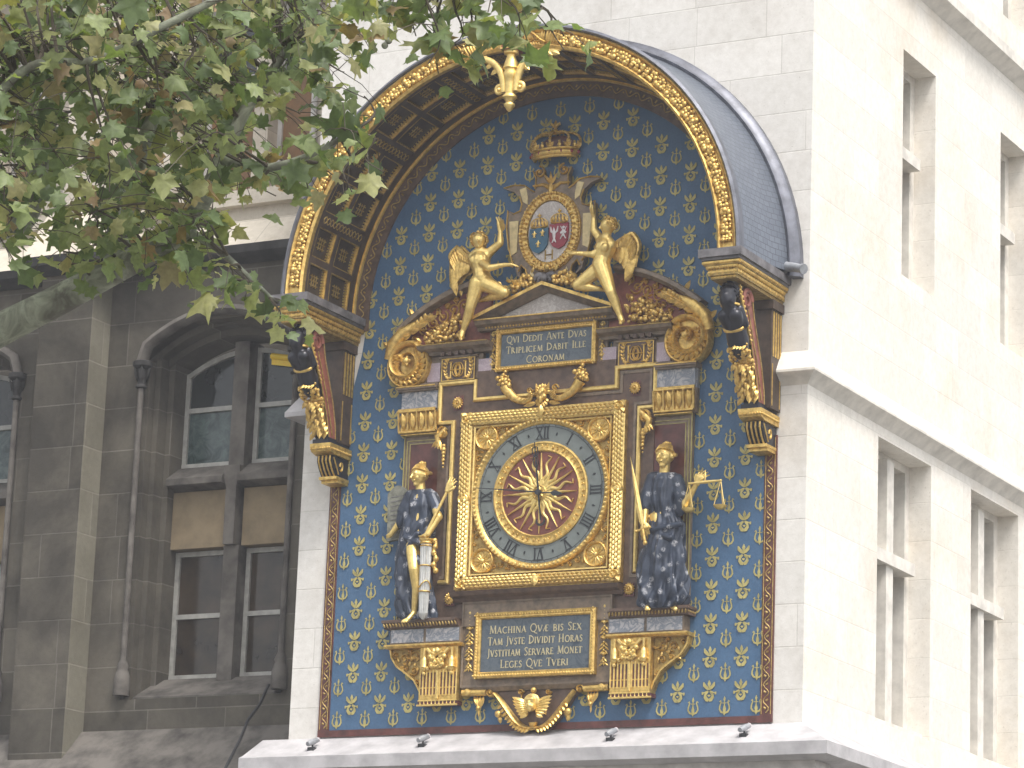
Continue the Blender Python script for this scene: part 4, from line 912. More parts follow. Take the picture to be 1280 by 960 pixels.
for s_ in (-1, 1):
    p = [(s_*x, z) for x, z in half]; h_ = -1 if s_ < 0 else 1
    q = MB(); q.sweep(p, [(-.022, .05), (-.022, .076), (-.010, .088), (.008, .084), (.016, .07), (.016, .05)]); q.build('gilt_moulding', 'goldb', sur, 30)
    q = MB(); q.sweep([(x-s_*0, z) for x, z in p], [(.026*h_*s_, .05), (.026*h_*s_, .068), (.05*h_*s_, .066), (.05*h_*s_, .05)]); q.build('brown_moulding', 'brownl', sur, 30)
    q = MB(); q.box(*SB(s_, .77, .86), .0585, .0615, 8.02, 8.15); q.box(*SB(s_, .77, .86), .0585, .0725, 6.38, 6.49) ; q.box(*SB(s_, .955, 1.265), .0455, .049, 6.27, 7.77); q.build('maroon_panel', 'maroon', sur, 0)
    q = MB()
    for ins in (.0, .028): q.sweep(rect(*SB(s_, .925+ins, 1.295-ins), 6.24+ins, 7.80-ins), [(0, .0455), (0, .053), (.006, .053), (.006, .0455)], True)
    q.sweep(rect(*SB(s_, .90, 1.322), 6.22, 7.845), [(0, .0455), (0, .056), (.007, .056), (.007, .0455)], True); q.build('panel_lines', 'goldpaint', sur, 0)
    # rosettes
    for zz in (8.085, 6.44):
        q = MB(); x = s_*.815; q.disc(x, zz, [(.034, .06), (.034, .085), (.02, .09), (.014, .082), (.009, .095), (.001, .098)], 16)
        for k in range(14): a_ = k*2*PI/14; q.leaf((x+.026*cos(a_), .078, zz+.026*sin(a_)), (x+.053*cos(a_), .078, zz+.053*sin(a_)), .018, .010)
        q.build('gilt_rosette', 'gold', sur)
    # marble inset, its mouldings, gilt leaf capital
    q = MB(); q.box(*SB(s_, 1.01, 1.36), .012, .06, 8.05, 8.27); q.box(*SB(s_, 1.012, 1.35), .012, .078, 8.06, 8.215); mb_ = q.build('marble_inset', 'marble', sur, 0)
    q = MB()
    for zz, dd in ((8.238, .13), (8.222, .11), (8.262, .10)): q.box(*SB(s_, 1.005, 1.345+dd*.25), .0122, dd, zz-.012+.001, zz+.011)
    q.build('inset_cornice', 'brownl', mb_, 0)
    q = MB(); q.tube([(s_*1.01, .13, 8.246), (s_*1.38, .13, 8.246)], .007, 6); q.tube([(s_*1.01, .11, 8.052), (s_*1.36, .11, 8.052)], .010, 6); q.tube([(s_*1.01, .12, 8.036), (s_*1.365, .12, 8.036)], .012, 6)
    q.box(*SB(s_, 1.005, 1.34), .0602, .095, 7.868, 8.03); q.tube([(s_*1.0, .105, 7.862), (s_*1.35, .105, 7.862)], .011, 6); q.tube([(s_*1.0, .09, 7.842), (s_*1.335, .09, 7.842)], .007, 6)
    for k in range(4):
        x = s_*(1.045+.088*k); q.leaf((x, .095, 7.87), (x, .135, 8.02), .062, .022, pk=.6); q.tube([(x-s_*.044, .10, 7.87), (x-s_*.044, .12, 8.03)], .010, 6)
    q.tube([(s_*1.353, .1, 7.87), (s_*1.353, .12, 8.03)], .010, 6)
    q.build('leaf_capital', 'gold', sur)
    # scroll bracket hanging on the inner moulding
    q = MB(); x = s_*.925; q.scroll(x, 7.83, .10, .050, 1.7, -s_, PI/2, .028, .035); q.tube([(x-s_*.03, .11, 7.87), (x+s_*.045, .115, 7.80), (x+s_*.03, .11, 7.72), (x+s_*.0, .10, 7.69)], [.02, .03, .024, .01], 8)
    for k, (dz, r_) in enumerate(((0, .02), (.03, .024), (.06, .02), (.09, .016), (.12, .018), (.15, .012), (.18, .008))): q.sphere((x-s_*.012, .105, 7.72-dz), r_, n=7, m=5)
    for k in range(4): q.leaf((x+s_*.03, .12, 7.78), (x+s_*(.0+.03*k), .13, 7.68+.01*k), .03, .012)
    q.build('hanging_scroll', 'gold', sur)
    # attic: cipher panel in laurel, lilac marble, dentil cornice
    for xa, xb in ((.51, .635), (.998, 1.12)): q = MB(); q.box(*SB(s_, xa, xb), .0601, .072, 8.285, 8.445); q.build('lilac_inset', 'lilac', sur, 0)
    q = MB(); q.box(*SB(s_, .662, .978), .0601, .082, 8.275, 8.470); cp_ = q.build('cipher_panel', 'brown', sur, 0)
    q = MB(); cx = s_*.82; cz = 8.368
    for t_ in (-1, 1):
        q.ribbon([(cx+t_*.070, cz-.07), (cx+t_*.070, cz+.07)], .016, .083, .009); 
        for e_ in (-.07, .07): q.ribbon([(cx+t_*.070-.018, cz+e_), (cx+t_*.070+.018, cz+e_)], .010, .083, .009)
        q.ribbon([(cx+t_*(.020)+.038*cos(a_)*t_*-1*-1, cz+.052*sin(a_)) for a_ in [PI/2+.5+i*(2*PI-1.0-PI+1.2)/12*1.0 for i in range(13)]], .011, .084, .010)
        q.ribbon([(cx+t_*.012+.040*cos(a_), cz+.060*sin(a_)) for a_ in [i*2*PI/20 for i in range(21)]], .009, .085, .008)
        for k in range(8):
            a0 = R(-80+k*22); bx_ = cx+t_*(.088+.032*cos(a0)); bz = cz+.086*sin(a0); g_ = a0+PI/2+.5
            q.leaf((bx_, .083, bz), (bx_+t_*.028*abs(cos(g_+.8)), .09, bz+.03), .022, .009); q.leaf((bx_, .083, bz), (bx_-t_*.015, .09, bz+.03), .018, .008)
    q.ribbon([(cx-.07, cz), (cx+.07, cz)], .012, .083, .009)
    q.sweep(rect(cx-.158, cx+.158, 8.275, 8.470), [(0, .0825), (0, .088), (.008, .088), (.008, .0825)], True)
    q.build('gilt_cipher', 'gold', cp_, 60)
    q = MB(); q.prismx([(.012, 8.505), (.10, 8.505), (.105, 8.53), (.17, 8.545), (.19, 8.575), (.012, 8.582)], *SB(s_, .50, 1.17)); q.box(*SB(s_, .64, 1.0), .0603, .10, 8.472, 8.486); ci = q.build('dentil_cornice', 'brownl', sur, 0)
    for k in range(5): q = MB(); x = s_*(.69+.066*k); q.box(x-.016, x+.016, .0605, .125, 8.487, 8.522); q.build('dentil', 'brown', ci, 0)
    q = MB(); q.tube([(s_*.505, .19, 8.574), (s_*1.172, .19, 8.574)], .005, 6); q.build('gilt_edge', 'goldd', ci)
    # curved half pediment, its red scrolled panel, and the volute
    arcp = [(s_*x, z) for x, z in bez((.62, 9.09), (.85, 9.06), (1.16, 8.93), (1.40, 8.72), 14)]
    q = MB(); q.prism([(s_*.55, 8.60), (s_*.55, 9.06)]+arcp+[(s_*1.36, 8.60)], .012, .05); sg = q.build('half_pediment', 'red', sur, 0)
    q = MB(); q.sweep([(x, z+.012) for x, z in arcp], [(-.035, .012), (-.035, .12), (-.012, .15), (.020, .14), (.03, .10), (.03, .012)]); q.build('curved_cornice', 'brownl', sg, 40)
    q = MB()
    for (x, z, r_, h_) in ((.80, 8.93, .052, 1), (.90, 8.90, .05, -1), (1.0, 8.84, .05, 1), (1.09, 8.80, .045, -1), (1.18, 8.75, .04, 1), (.86, 8.82, .04, 1), (.97, 8.76, .035, -1), (1.10, 8.71, .03, 1), (.74, 9.0, .035, -1), (.74, 8.86, .03, 1), (.87, 8.98, .025, 1), (.96, 8.93, .025, -1), (1.05, 8.89, .025, 1), (1.13, 8.86, .02, -1), (1.24, 8.78, .03, 1), (.92, 8.80, .02, 1), (1.04, 8.76, .022, -1), (1.26, 8.68, .03, 1)):
        q.scroll(s_*x, z, .052, r_*1.1, 1.6, h_*s_, x*20, .017, .018, n=20)
        q.leaf((s_*x, .055, z), (s_*x+r_*1.5*cos(x*40), .07, z+r_*1.5*sin(x*40)), .022, .012)
    q.build('panel_scrolls', 'gold', sg)
    q = MB(); rd = random.Random(21)            # heap of fruit on the cornice
    for k in range(80):
        u = rd.random()**.8; x = .76+u*.36; z = 8.61+rd.random()*(.25*(1-u)+.03); q.sphere((s_*x, rd.uniform(.07, .15), z), rd.choice([.012, .016, .022, .027]), n=7, m=5)
    for k in range(26):
        x = .74+rd.random()*.42; z = 8.62+rd.random()*.22*(1.16-x)/.4; g_ = rd.uniform(0, PI); q.leaf((s_*x, .12, z), (s_*x+.05*cos(g_), .15, z+.05*sin(g_)), .03, .01)
    q.build('fruit_heap', 'gold', sur)
    q = MB(); vx, vz = s_*1.285, 8.435
    q.disc(vx, vz, [(.200, .03), (.200, .12), (.188, .135), (.172, .125), (.160, .105), (.0, .10)], 44)
    P_ = []; W_ = []                            # the great curl sweeping from the cornice round to the eye
    for i in range(44):
        u = i/43; a_ = R(128)-u*R(500); r_ = .030+.155*(1-u)**.85; P_.append((vx+s_*r_*cos(a_), vz+.028*u**.3+r_*sin(a_))); W_.append(.058*(1-u*.6))
    q.ribbon(P_, W_, .118, .055)
    for k in range(17):                         # gadroons turning round the lower part
        a_ = R(-215+k*17); c0_, c1_ = a_, a_-.55; m_ = (vx+s_*.135*cos(a_-.22), vz+.135*sin(a_-.22))
        q.leaf((vx+s_*.075*cos(c0_), .115, vz+.075*sin(c0_)), (m_[0], .15, m_[1]), .042, .026); q.leaf((m_[0]-s_*.015*cos(a_), .13, m_[1]-.015*sin(a_)), (vx+s_*.182*cos(c1_), .13, vz+.182*sin(c1_)), .044, .026)
    q.sphere((vx, .15, vz+.03), .034, n=9, m=6)
    for k in range(5): a_ = R(k*72); q.leaf((vx+.01*cos(a_), .16, vz+.03+.01*sin(a_)), (vx+.05*cos(a_), .155, vz+.03+.05*sin(a_)), .03, .014)
    for k in range(9):                          # acanthus sheath running up the pediment
        u = k/8; a0 = Vector((s_*(1.44-.30*u), .12, 8.62+.19*u)); q.leaf(a0, a0+Vector((s_*(-.10-.03*u), .02, .02+.05*(k % 2))), .055, .02); q.leaf(a0, a0+Vector((s_*(-.02), .03, .055)), .05, .022)
    q.tube([(s_*1.475, .10, 8.50), (s_*1.44, .11, 8.62), (s_*1.34, .12, 8.72), (s_*1.20, .12, 8.80)], [.045, .060, .055, .02], 9)
    q.leaf((s_*1.24, .10, 8.83), (s_*1.30, .11, 8.93), .05, .018); q.leaf((s_*1.47, .10, 8.60), (s_*1.54, .11, 8.66), .05, .018)
    q.build('volute', 'gold', sur)
# pediment
q = MB(); q.prismx([(.012, 8.675), (.11, 8.675), (.12, 8.70), (.165, 8.715), (.185, 8.755), (.012, 8.76)], -.635, .635); pd_ = q.build('pediment', 'brownl', sur, 0)
q = MB(); q.prism([(-.56, 8.758), (.56, 8.758), (0, 8.975)], .02, .09); q.build('tympanum', 'tymp', pd_, 0)
q = MB(); q.sweep([(-.65, 8.762), (0, 9.008), (.65, 8.762)], [(-.055, .02), (-.055, .115), (-.03, .15), (.0, .205), (.012, .205), (.012, .02)]); q.build('raking_cornice', 'brownl', pd_, 30)
q = MB(); q.sweep([(-.65, 8.762), (0, 9.008), (.65, 8.762)], [(-.014, .2055), (-.014, .212), (.0125, .212), (.0125, .2055)]); q.tube([(-.635, .187, 8.750), (.635, .187, 8.750)], .007, 6)
for k in range(40): x = -.55+1.1*k/39; q.sphere((x, .118, 8.694), .010, n=5, m=4)
q.build('gilt_edge', 'gold', pd_, 40)
# sill under the clock
q = MB(); q.prismx([(.05, 6.40), (.10, 6.40), (.12, 6.425), (.17, 6.44), (.195, 6.475), (.05, 6.49)], -.76, .76); si = q.build('sill', 'brown', sur, 0)
q = MB()
for k in range(46): q.sphere((-.74+1.48*k/45, .165, 6.452), .012, n=5, m=4)
q.build('sill_beading', 'goldd', si)
q = MB(); q.prismx([(.012, 6.20), (.09, 6.20), (.09, 6.385), (.012, 6.40)], -.665, .665); q.sweep([(-.665, 6.18), (-.665, 6.385), (.665, 6.385), (.665, 6.18)], [(.0, .05), (.0, .10), (.014, .10), (.014, .05)]); q.build('lower_moulding', 'brownl', sur, 0)
for s_ in (-1, 1):
    q = MB(); q.box(*SB(s_, .70, 1.385), .012, .185, 6.245, 6.268); q.prismx([(.012, 6.20), (.15, 6.20), (.175, 6.235), (.185, 6.245), (.012, 6.245)], *SB(s_, .68, 1.375)); pf = q.build('statue_shelf', 'brown', sur, 0)
    q = MB()
    for k in range(24): q.leaf((s_*(.69+.029*k), .17, 6.205), (s_*(.70+.029*k), .185, 6.24), .02, .008, n=3)
    for k in range(5): q.sphere((s_*1.375, .03+.032*k, 6.225), .010, n=5, m=4)
    q.build('shelf_leafwork', 'goldd', pf)
    q = MB(); q.box(*SB(s_, .665, 1.325), .012, .13, 6.07, 6.20); pfb = q.build('shelf_band', 'brownl', sur, 0)
    for xa, xb in ((.68, .985), (1.01, 1.315)): q = MB(); q.box(*SB(s_, xa, xb), .1305, .138, 6.082, 6.190); q.build('marble_inset', 'marble', pfb, 0)
    q = MB(); q.prismx([(.012, 6.04), (.13, 6.04), (.155, 6.055), (.155, 6.068), (.012, 6.069)], *SB(s_, .66, 1.37)); q.build('gilt_shelf_moulding', 'gold', sur, 0)
    # fluted console with masks, tassels and a scrolled wing
    q = MB(); q.box(*SB(s_, .69, 1.04), .012, .12, 5.60, 6.04); cs = q.build('console', 'gold', sur, 0)
    q = MB()
    for k in range(11):
        x = s_*(.71+.031*k)
        if k not in (5,): q.box(x-.006, x+.006, .1203, .1215, 5.65, 5.70); q.box(x-.006, x+.006, .1203, .1215, 5.71, 5.83)
    q.box(*SB(s_, .69, 1.045), .0125, .1212, 5.565, 5.597); q.build('fluting', 'maroon', cs, 0)
    q = MB()
    for k in range(10): x = s_*(.705+.035*k); q.ribbon([(x, 5.568), (x, 5.594)], .008, .1215, .006); q.sphere((x, .125, 5.572), .008, n=5, m=4)
    q.tube([(s_*.68, .12, 5.563), (s_*1.055, .12, 5.563)], .008, 6); q.tube([(s_*.685, .12, 5.60), (s_*1.045, .12, 5.60)], .006, 6)
    for k in range(11): x = s_*(.6945+.031*k); q.tube([(x, .122, 5.64), (x, .122, 5.85)], .006, 5)
    rd = random.Random(8)
    for k in range(20): q.sphere((s_*.865, .13, 5.62+.0115*k), .014, n=6, m=4)
    for xx in (.735, .99):                      # tassels
        q.tube([(s_*xx, .14, 6.03), (s_*xx, .14, 5.95)], .010, 6); q.lathe(s_*xx, .14, [(.008, 5.96), (.02, 5.945), (.028, 5.92), (.026, 5.88), (.034, 5.87), (.022, 5.845), (.004, 5.835)], 9); q.sphere((s_*xx, .14, 5.82), .018, n=6, m=4)
    for k in range(5): a_ = R(20+35*k); q.leaf((s_*.865, .14, 5.97), (s_*.865+.07*cos(a_), .16, 5.97+.06*sin(a_)), .045, .02)
    for k in range(30): q.sphere((s_*.865+rd.gauss(0, .035), .14+rd.uniform(0, .02), 5.90+rd.gauss(0, .03)), rd.uniform(.012, .02), n=6, m=4)
    for t_ in (-1, 1): q.tube([(s_*.865+t_*.02, .145, 5.95), (s_*.865+t_*.07, .145, 5.99), (s_*.865+t_*.10, .145, 6.02)], .014, 6); q.sphere((s_*.865+t_*.065, .15, 5.955), .022, n=7, m=5); q.sphere((s_*.865+t_*.09, .14, 5.86), .018, n=6, m=4)
    q.sphere((s_*.865, .15, 6.0), .028, n=8, m=6); q.build('console_carving', 'goldb', cs)
    wing = [(s_*1.045, 6.04), (s_*1.36, 6.04), (s_*1.345, 5.97), (s_*1.29, 5.89), (s_*1.20, 5.83), (s_*1.12, 5.77), (s_*1.065, 5.68), (s_*1.045, 5.62)]
    q = MB(); q.prism(wing, .012, .06); wg = q.build('scrolled_wing', 'goldd', sur, 0)
    q = MB(); q.sweep(wing[1:], [(-.004 if s_ > 0 else .004, .05), (-.004 if s_ > 0 else .004, .085), (.018*-1 if s_ > 0 else .018, .085), (.018*-1 if s_ > 0 else .018, .05)])
    for (x, z, r_, h_) in ((1.12, 5.975, .048, 1), (1.22, 5.965, .045, -1), (1.30, 5.995, .03, 1), (1.12, 5.86, .04, -1), (1.20, 5.88, .03, 1), (1.085, 5.76, .026, 1), (1.17, 6.02, .02, -1)): q.scroll(s_*x, z, .062, r_, 1.5, h_*s_, x*9, .013, .018, n=20)
    for k in range(14): x = 1.07+.2*rd.random(); z = 5.99-.1*rd.random()-(x-1.07)*.2; g_ = rd.uniform(0, 6.28); q.leaf((s_*x, .07, z), (s_*x+.04*cos(g_), .08, z+.04*sin(g_)), .022, .01)
    q.build('wing_scrolls', 'gold', wg)

# ---- mask between two fruit horns above the clock
hm = thing('horned_mask', 'gilt mask between two curling horns of fruit, on top of the clock frame', 'ornament', (0, .12, 8.0))
caps = [((0, .13, 8.105), .042, (0, .13, 8.06), .034), ((0, .172, 8.085), .012, (0, .168, 8.07), .012), ((-.018, .163, 8.10), .012, (.018, .163, 8.10), .012), ((0, .16, 8.045), .016, (0, .15, 8.02), .018), ((-.03, .14, 8.06), .018, (.03, .14, 8.06), .018)]
sculpt('mask', caps, 'gold', hm, .006, 2)
q = MB()
for k in range(9): a_ = R(k*22.5); q.leaf((.03*cos(a_), .13, 8.10+.03*sin(a_)), (.075*cos(a_), .13, 8.10+.075*sin(a_)), .04, .016)
for k in range(7): a_ = R(200+k*23); q.leaf((.025*cos(a_), .13, 8.05+.03*sin(a_)), (.07*cos(a_), .13, 8.05+.09*sin(a_)), .035, .015)
for s_ in (-1, 1): q.leaf((s_*.05, .12, 8.02), (s_*.17, .13, 7.995), .04, .014); q.leaf((s_*.04, .13, 8.10), (s_*.06, .13, 8.18), .03, .02)
q.build('leaf_beard', 'gold', hm)
for s_ in (-1, 1):
    q = MB(); P_ = bez((s_*.115, .125, 8.115), (s_*.05, .125, 8.02), (s_*.24, .125, 7.99), (s_*.345, .125, 8.17), 12); q.tube(P_, [.012, .016, .018, .020, .022, .025, .028, .03, .032, .035, .038, .042, .046], 9)
    for k in range(1, 12): q.tube([(P_[k][0]-.02, .15, P_[k][2]-.012), (P_[k][0]+.02, .15, P_[k][2]+.012)], .006, 4)
    q.scroll(s_*.115, 8.13, .12, .032, 1.4, s_, 0, .016, .02)
    rd = random.Random(4)
    for k in range(34): q.sphere((s_*.355+rd.gauss(0, .028), .13+rd.uniform(-.02, .03), 8.215+rd.gauss(0, .025)), rd.uniform(.012, .024), n=7, m=5)
    for k in range(7): a_ = R(k*50); q.leaf((s_*.355+.03*cos(a_), .13, 8.215+.03*sin(a_)), (s_*.355+.07*cos(a_), .14, 8.215+.065*sin(a_)), .03, .012)
    q.build('fruit_horn', 'gold', hm)

# ---- inscription plaques
def plaque(label, x1, z0, z1, d0, fw_, lines, fill, zf=0):
    t = thing('inscription_plaque', label, 'plaque', (0, d0, z0))
    q = MB(); q.box(-x1+.004, x1-.004, d0-.03, d0, z0+.004, z1-.004); q.build('slab', 'plaque', t, 0)
    q = MB(); q.sweep(rect(-x1, x1, z0, z1), [(0, d0-.03), (0, d0+.022), (fw_*.3, d0+.034), (fw_*.55, d0+.022), (fw_*.8, d0+.026), (fw_, d0+.012), (fw_, d0)][::-1], True); f = q.build('frame', 'gold', t, 30)
    q = MB()
    for (xa, za, xb, zb) in ((-x1, z0, x1, z0), (-x1, z1, x1, z1), (-x1, z0, -x1, z1), (x1, z0, x1, z1)):
        L = math.hypot(xb-xa, zb-za); n = int(L/.024); ix = fw_*.42*(1 if xa < 0 else -1) if xa == xb else 0; iz = fw_*.42*(1 if za == z0 else -1) if za == zb else 0
        for k in range(n+1): q.sphere((xa+(xb-xa)*k/n+ix, d0+.028, za+(zb-za)*k/n+iz), .0085, n=5, m=4)
    q.build('beading', 'goldb', f)
    for tx, zb_, h, w_ in lines: q = MB(); letters(q, tx, 0, zb_, h, w_, d0+.0005); q.build('text_line', 'letter', t, 0)
    return t
def drop(name, x, z1, z0, d, par, sx=.022):
    q = MB(); n = int((z1-z0)/.032)
    q.sweep(arc(x, z1-.012, .012, 0, 360, 10)[:-1], [(-.004, d), (-.004, d+.012), (.004, d+.012), (.004, d)], True)
    for k in range(n):
        z = z1-.03-k*.032; w_ = sx*(1.25 if k % 4 == 2 else .8 if k > n-3 else 1)
        for s_ in (-1, 1): q.leaf((x, d+.008, z), (x+s_*w_, d+.014, z-.034 if k % 4 else z+.012), .018, .009, n=3)
        q.sphere((x, d+.014, z), .011 if k % 4 else .016, n=6, m=4)
    q.leaf((x, d+.008, z0+.03), (x, d+.01, z0), .012, .006); return q.build(name, 'goldb', par)
p1 = plaque('smaller slate blue plaque with three lines of lettering, between pediment and clock', .462, 8.315, 8.672, .085, .042,
            [('Qvi Dedit Ante Dvas', 8.553, .062, .74), ('Triplicem Dabit Ille', 8.462, .062, .74), ('Coronam', 8.371, .062, .36)], 0)
q = MB(); q.box(-.545, .545, .02, .056, 8.285, 8.674); q.build('mount', 'brownl', p1, 0)
for s_ in (-1, 1): drop('garland_drop', s_*.505, 8.67, 8.33, .0565, p1, .028)
p2 = plaque('larger slate blue plaque with four lines of lettering, below the clock', .545, 5.765, 6.300, .095, .052,
            [('Machina Qvæ bis Sex', 6.128, .066, .84), ('Tam Jvste Dividit Horas', 6.034, .066, .86), ('Jvstitiam Servare Monet', 5.940, .066, .86), ('Leges Qve Tveri', 5.846, .066, .62)], 0)
q = MB(); q.box(-.68, .68, .012, .066, 5.70, 6.20); q.sweep([(-.68, 6.198), (-.68, 5.70), (.68, 5.70), (.68, 6.198)], [(.0, .066), (.0, .085), (.018, .08), (.018, .066)]); q.prismx([(.012, 5.665), (.07, 5.665), (.10, 5.698), (.012, 5.698)], -.66, .66); q.build('mount', 'brownl', p2, 30)
for s_ in (-1, 1): drop('garland_drop', s_*.610, 6.34, 5.83, .067, p2, .036)

# ---- winged cherub bracket below
cb_ = thing('cherub_bracket', 'gilt winged cherub head in a scrolled bracket at the very bottom of the clock surround', 'bracket', (0, .1, 5.35))
q = MB()
hs_ = [(.0, 5.335), (.10, 5.345), (.20, 5.40), (.28, 5.50), (.345, 5.60), (.42, 5.664)]
q.prism([(-x, z) for x, z in reversed(hs_)]+[(x, z) for x, z in hs_[1:]], .012, .05); q.build('backplate', 'brown', cb_, 0)
q = MB()
for s_ in (-1, 1):
    P_ = bez((0, 5.355), (s_*.16, 5.33), (s_*.22, 5.50), (s_*.36, 5.645), 14); q.ribbon(P_, [.03+.03*sin(PI*i/14) for i in range(15)], .06, .05)
    q.scroll(s_*.405, 5.655, .06, .036, 1.5, s_, 0, .022, .03)
    for k in range(1, 12): q.leaf((P_[k][0], .09, P_[k][1]), (P_[k][0]+s_*.035, .11, P_[k][1]-.04), .03, .014)
    q.ribbon(bez((s_*.10, 5.46), (s_*.10, 5.56), (s_*.16, 5.62), (s_*.10, 5.655), 8), .012, .055, .012)
    q.scroll(s_*.125, 5.645, .06, .026, 1.4, -s_, 0, .016, .025)
    q.tube([(s_*.44, .07, 5.655), (s_*.66, .07, 5.66)], [.028, .03], 8); q.disc(s_*.605, 5.66, [(.028, .05), (.028, .10), (.014, .105), (.001, .11)], 12)
    for k in range(4): q.leaf((s_*(.47+.03*k), .06, 5.63), (s_*(.50+.005*k), .07, 5.52+.02*(k % 2)), .04, .02)
    q.sphere((s_*.505, .08, 5.53), .02, n=7, m=5); q.leaf((s_*.505, .07, 5.53), (s_*.505, .07, 5.46), .02, .014)
    q.tube([(s_*.27, .06, 5.47), (s_*.31, .07, 5.46), (s_*.33, .08, 5.49)], [.016, .02, .012], 7); q.sphere((s_*.315, .09, 5.475), .030, n=8, m=6); q.leaf((s_*.31, .08, 5.46), (s_*.30, .07, 5.40), .04, .02)
q.sphere((0, .09, 5.655), .026, n=8, m=6); q.tube([(0, .08, 5.40), (0, .07, 5.34)], [.04, .02], 8); q.build('scrolls', 'gold', cb_)
caps = [((0, .12, 5.565), .046, (0, .12, 5.52), .04), ((0, .168, 5.55), .010, (0, .170, 5.525), .012), ((-.02, .155, 5.52), .02, (.02, .155, 5.52), .02), ((-.02, .152, 5.558), .014, (.02, .152, 5.558), .014), ((0, .155, 5.50), .018, (0, .15, 5.49), .016), ((-.02, .15, 5.575), .02, (.02, .15, 5.575), .02)]
for k in range(12): a_ = R(-10+k*18); caps.append(('e', (.056*cos(a_), .115, 5.56+.05*sin(a_)), .019, 1, 1, 1))
sculpt('cherub_head', caps, 'goldb', cb_, .005, 2)
for s_ in (-1, 1):
    q = MB()
    for k in range(7): a_ = R(32-k*9); q.leaf((s_*.035, .10, 5.54-.012*k), (s_*(.035+(.17-.016*k)*cos(a_)), .115, 5.545-.012*k+(.11)*sin(a_)), .045, .02, bend=.02)
    for k in range(5): a_ = R(25-k*18); q.leaf((s_*.03, .115, 5.53-.01*k), (s_*(.03+.09*cos(a_)), .13, 5.535-.01*k+.06*sin(a_)), .03, .012)
    q.build('wing', 'goldb', cb_)

# ============================================================ CROWN AND COAT OF ARMS
cr = thing('royal_crown', 'large gilt royal crown mounted above the coat of arms', 'crown', (0, .1, 10.1))
q = MB(); W_ = .205; D_ = .10; N_A = 20
def cring(z, k=1.0): return [(W_*k*cos(PI*i/N_A), .04+D_*k*sin(PI*i/N_A), z) for i in range(N_A+1)]
q.tube(cring(10.120, .93), .016, 8); q.tube(cring(10.185, 1.0), .012, 8); q.tube(cring(10.15, .965), [.028]*21, 8); band = q.build('band', 'gold', cr)
q = MB()
for i, (x, d, z) in enumerate(cring(10.152, 1.10)):
    if i % 3 == 1: q.sphere((x, d, z), .017, n=6, m=4)
q.build('jewels', 'shred', cr)
q = MB()
for k in range(5):
    a_ = PI*(k+.0)/4; bx_, bd_ = W_*1.02*cos(a_), .04+D_*1.02*sin(a_)
    P_ = bez((bx_, bd_, 10.19), (bx_*1.35, bd_+.03*sin(a_), 10.30), (bx_*.75, .04+(bd_-.04)*.8, 10.355), (0, .06, 10.335), 10); q.tube(P_, .011, 6)
    for p in P_[1:-1]: q.sphere((p[0], p[1]+.006, p[2]), .013, n=5, m=4)
    for t_ in (-1, 0, 1): q.leaf((bx_, bd_, 10.19), (bx_+t_*.035, bd_+.015, 10.26 if t_ == 0 else 10.235), .03, .012)
for k in range(4): a_ = PI*(k+.5)/4; bx_, bd_ = W_*1.02*cos(a_), .04+D_*1.02*sin(a_); q.leaf((bx_, bd_, 10.19), (bx_, bd_+.01, 10.235), .035, .012); q.sphere((bx_, bd_, 10.24), .012, n=6, m=4)
q.build('arches', 'gold', cr)
q = MB(); q.sphere((0, .06, 10.355), .024, n=8, m=6); q.leaf((0, .06, 10.365), (0, .06, 10.455), .042, .018)
for s_ in (-1, 1): q.tube([(0, .06, 10.385), (s_*.025, .06, 10.41), (s_*.038, .06, 10.425), (s_*.044, .06, 10.405)], [.010, .012, .010, .005], 6)
q.ribbon([(-.022, 10.39), (.022, 10.39)], .012, .07, .012); q.build('fleuron', 'gold', cr)
q = MB(); q.prism([(-.18, 10.17)]+[(.19*cos(R(a)), 10.18+.15*sin(R(a))) for a in range(180, -1, -15)]+[(.18, 10.17)], .005, .02); q.build('crimson_cap', 'maroon', cr, 0)

arms = thing('coat_of_arms', 'strapwork cartouche with gold collar round a blue and a red crowned shield', 'coat of arms', (0, .1, 9.0))
OZ = 9.475
out = [(-.06, 9.04), (-.20, 9.10), (-.215, 9.17), (-.26, 9.21), (-.275, 9.14), (-.235, 9.085), (-.30, 9.13), (-.335, 9.26), (-.39, 9.40), (-.41, 9.55), (-.405, 9.69), (-.345, 9.66), (-.29, 9.68), (-.275, 9.74), (-.30, 9.81), (-.36, 9.86), (-.45, 9.895), (-.36, 9.915), (-.26, 9.905), (-.20, 9.86), (-.16, 9.84), (-.155, 9.96), (-.17, 10.02), (-.09, 10.035), (-.065, 9.93)]
q = MB(); pl_ = out+[(-x, z) for x, z in reversed(out)]; q.prism(pl_, .03, .085); ca = q.build('strapwork', 'brownl', arms, 0)
q = MB()
for s_ in (-1, 1):
    q.ribbon([(s_*-x*-1, z) for x, z in [(-.30*-1, 9.20), (.345, 9.24), (.39, 9.40), (.412, 9.55), (.405, 9.70), (.35, 9.665), (.29, 9.685), (.275, 9.74), (.30, 9.81)]], .014, .086, .014)
    q.ribbon([(s_*x, z) for x, z in [(.45, 9.90), (.36, 9.915), (.26, 9.905), (.20, 9.86), (.16, 9.835)]], .014, .086, .014)
    q.ribbon([(s_*x, z) for x, z in [(.20, 9.10), (.215, 9.17), (.26, 9.21), (.285, 9.16)]], .014, .086, .014)
    q.ribbon([(s_*x, z) for x, z in [(.155, 9.86), (.15, 9.95), (.18, 10.02)]], .012, .086, .014)
    q.scroll(s_*.115, 10.0, .088, .052, 1.6, s_, PI/2, .018, .022)
q.leaf((0, .10, 9.86), (0, .12, 9.99), .03, .02); q.leaf((0, .10, 9.88), (-.06, .12, 9.97), .03, .016); q.leaf((0, .10, 9.88), (.06, .12, 9.97), .03, .016)
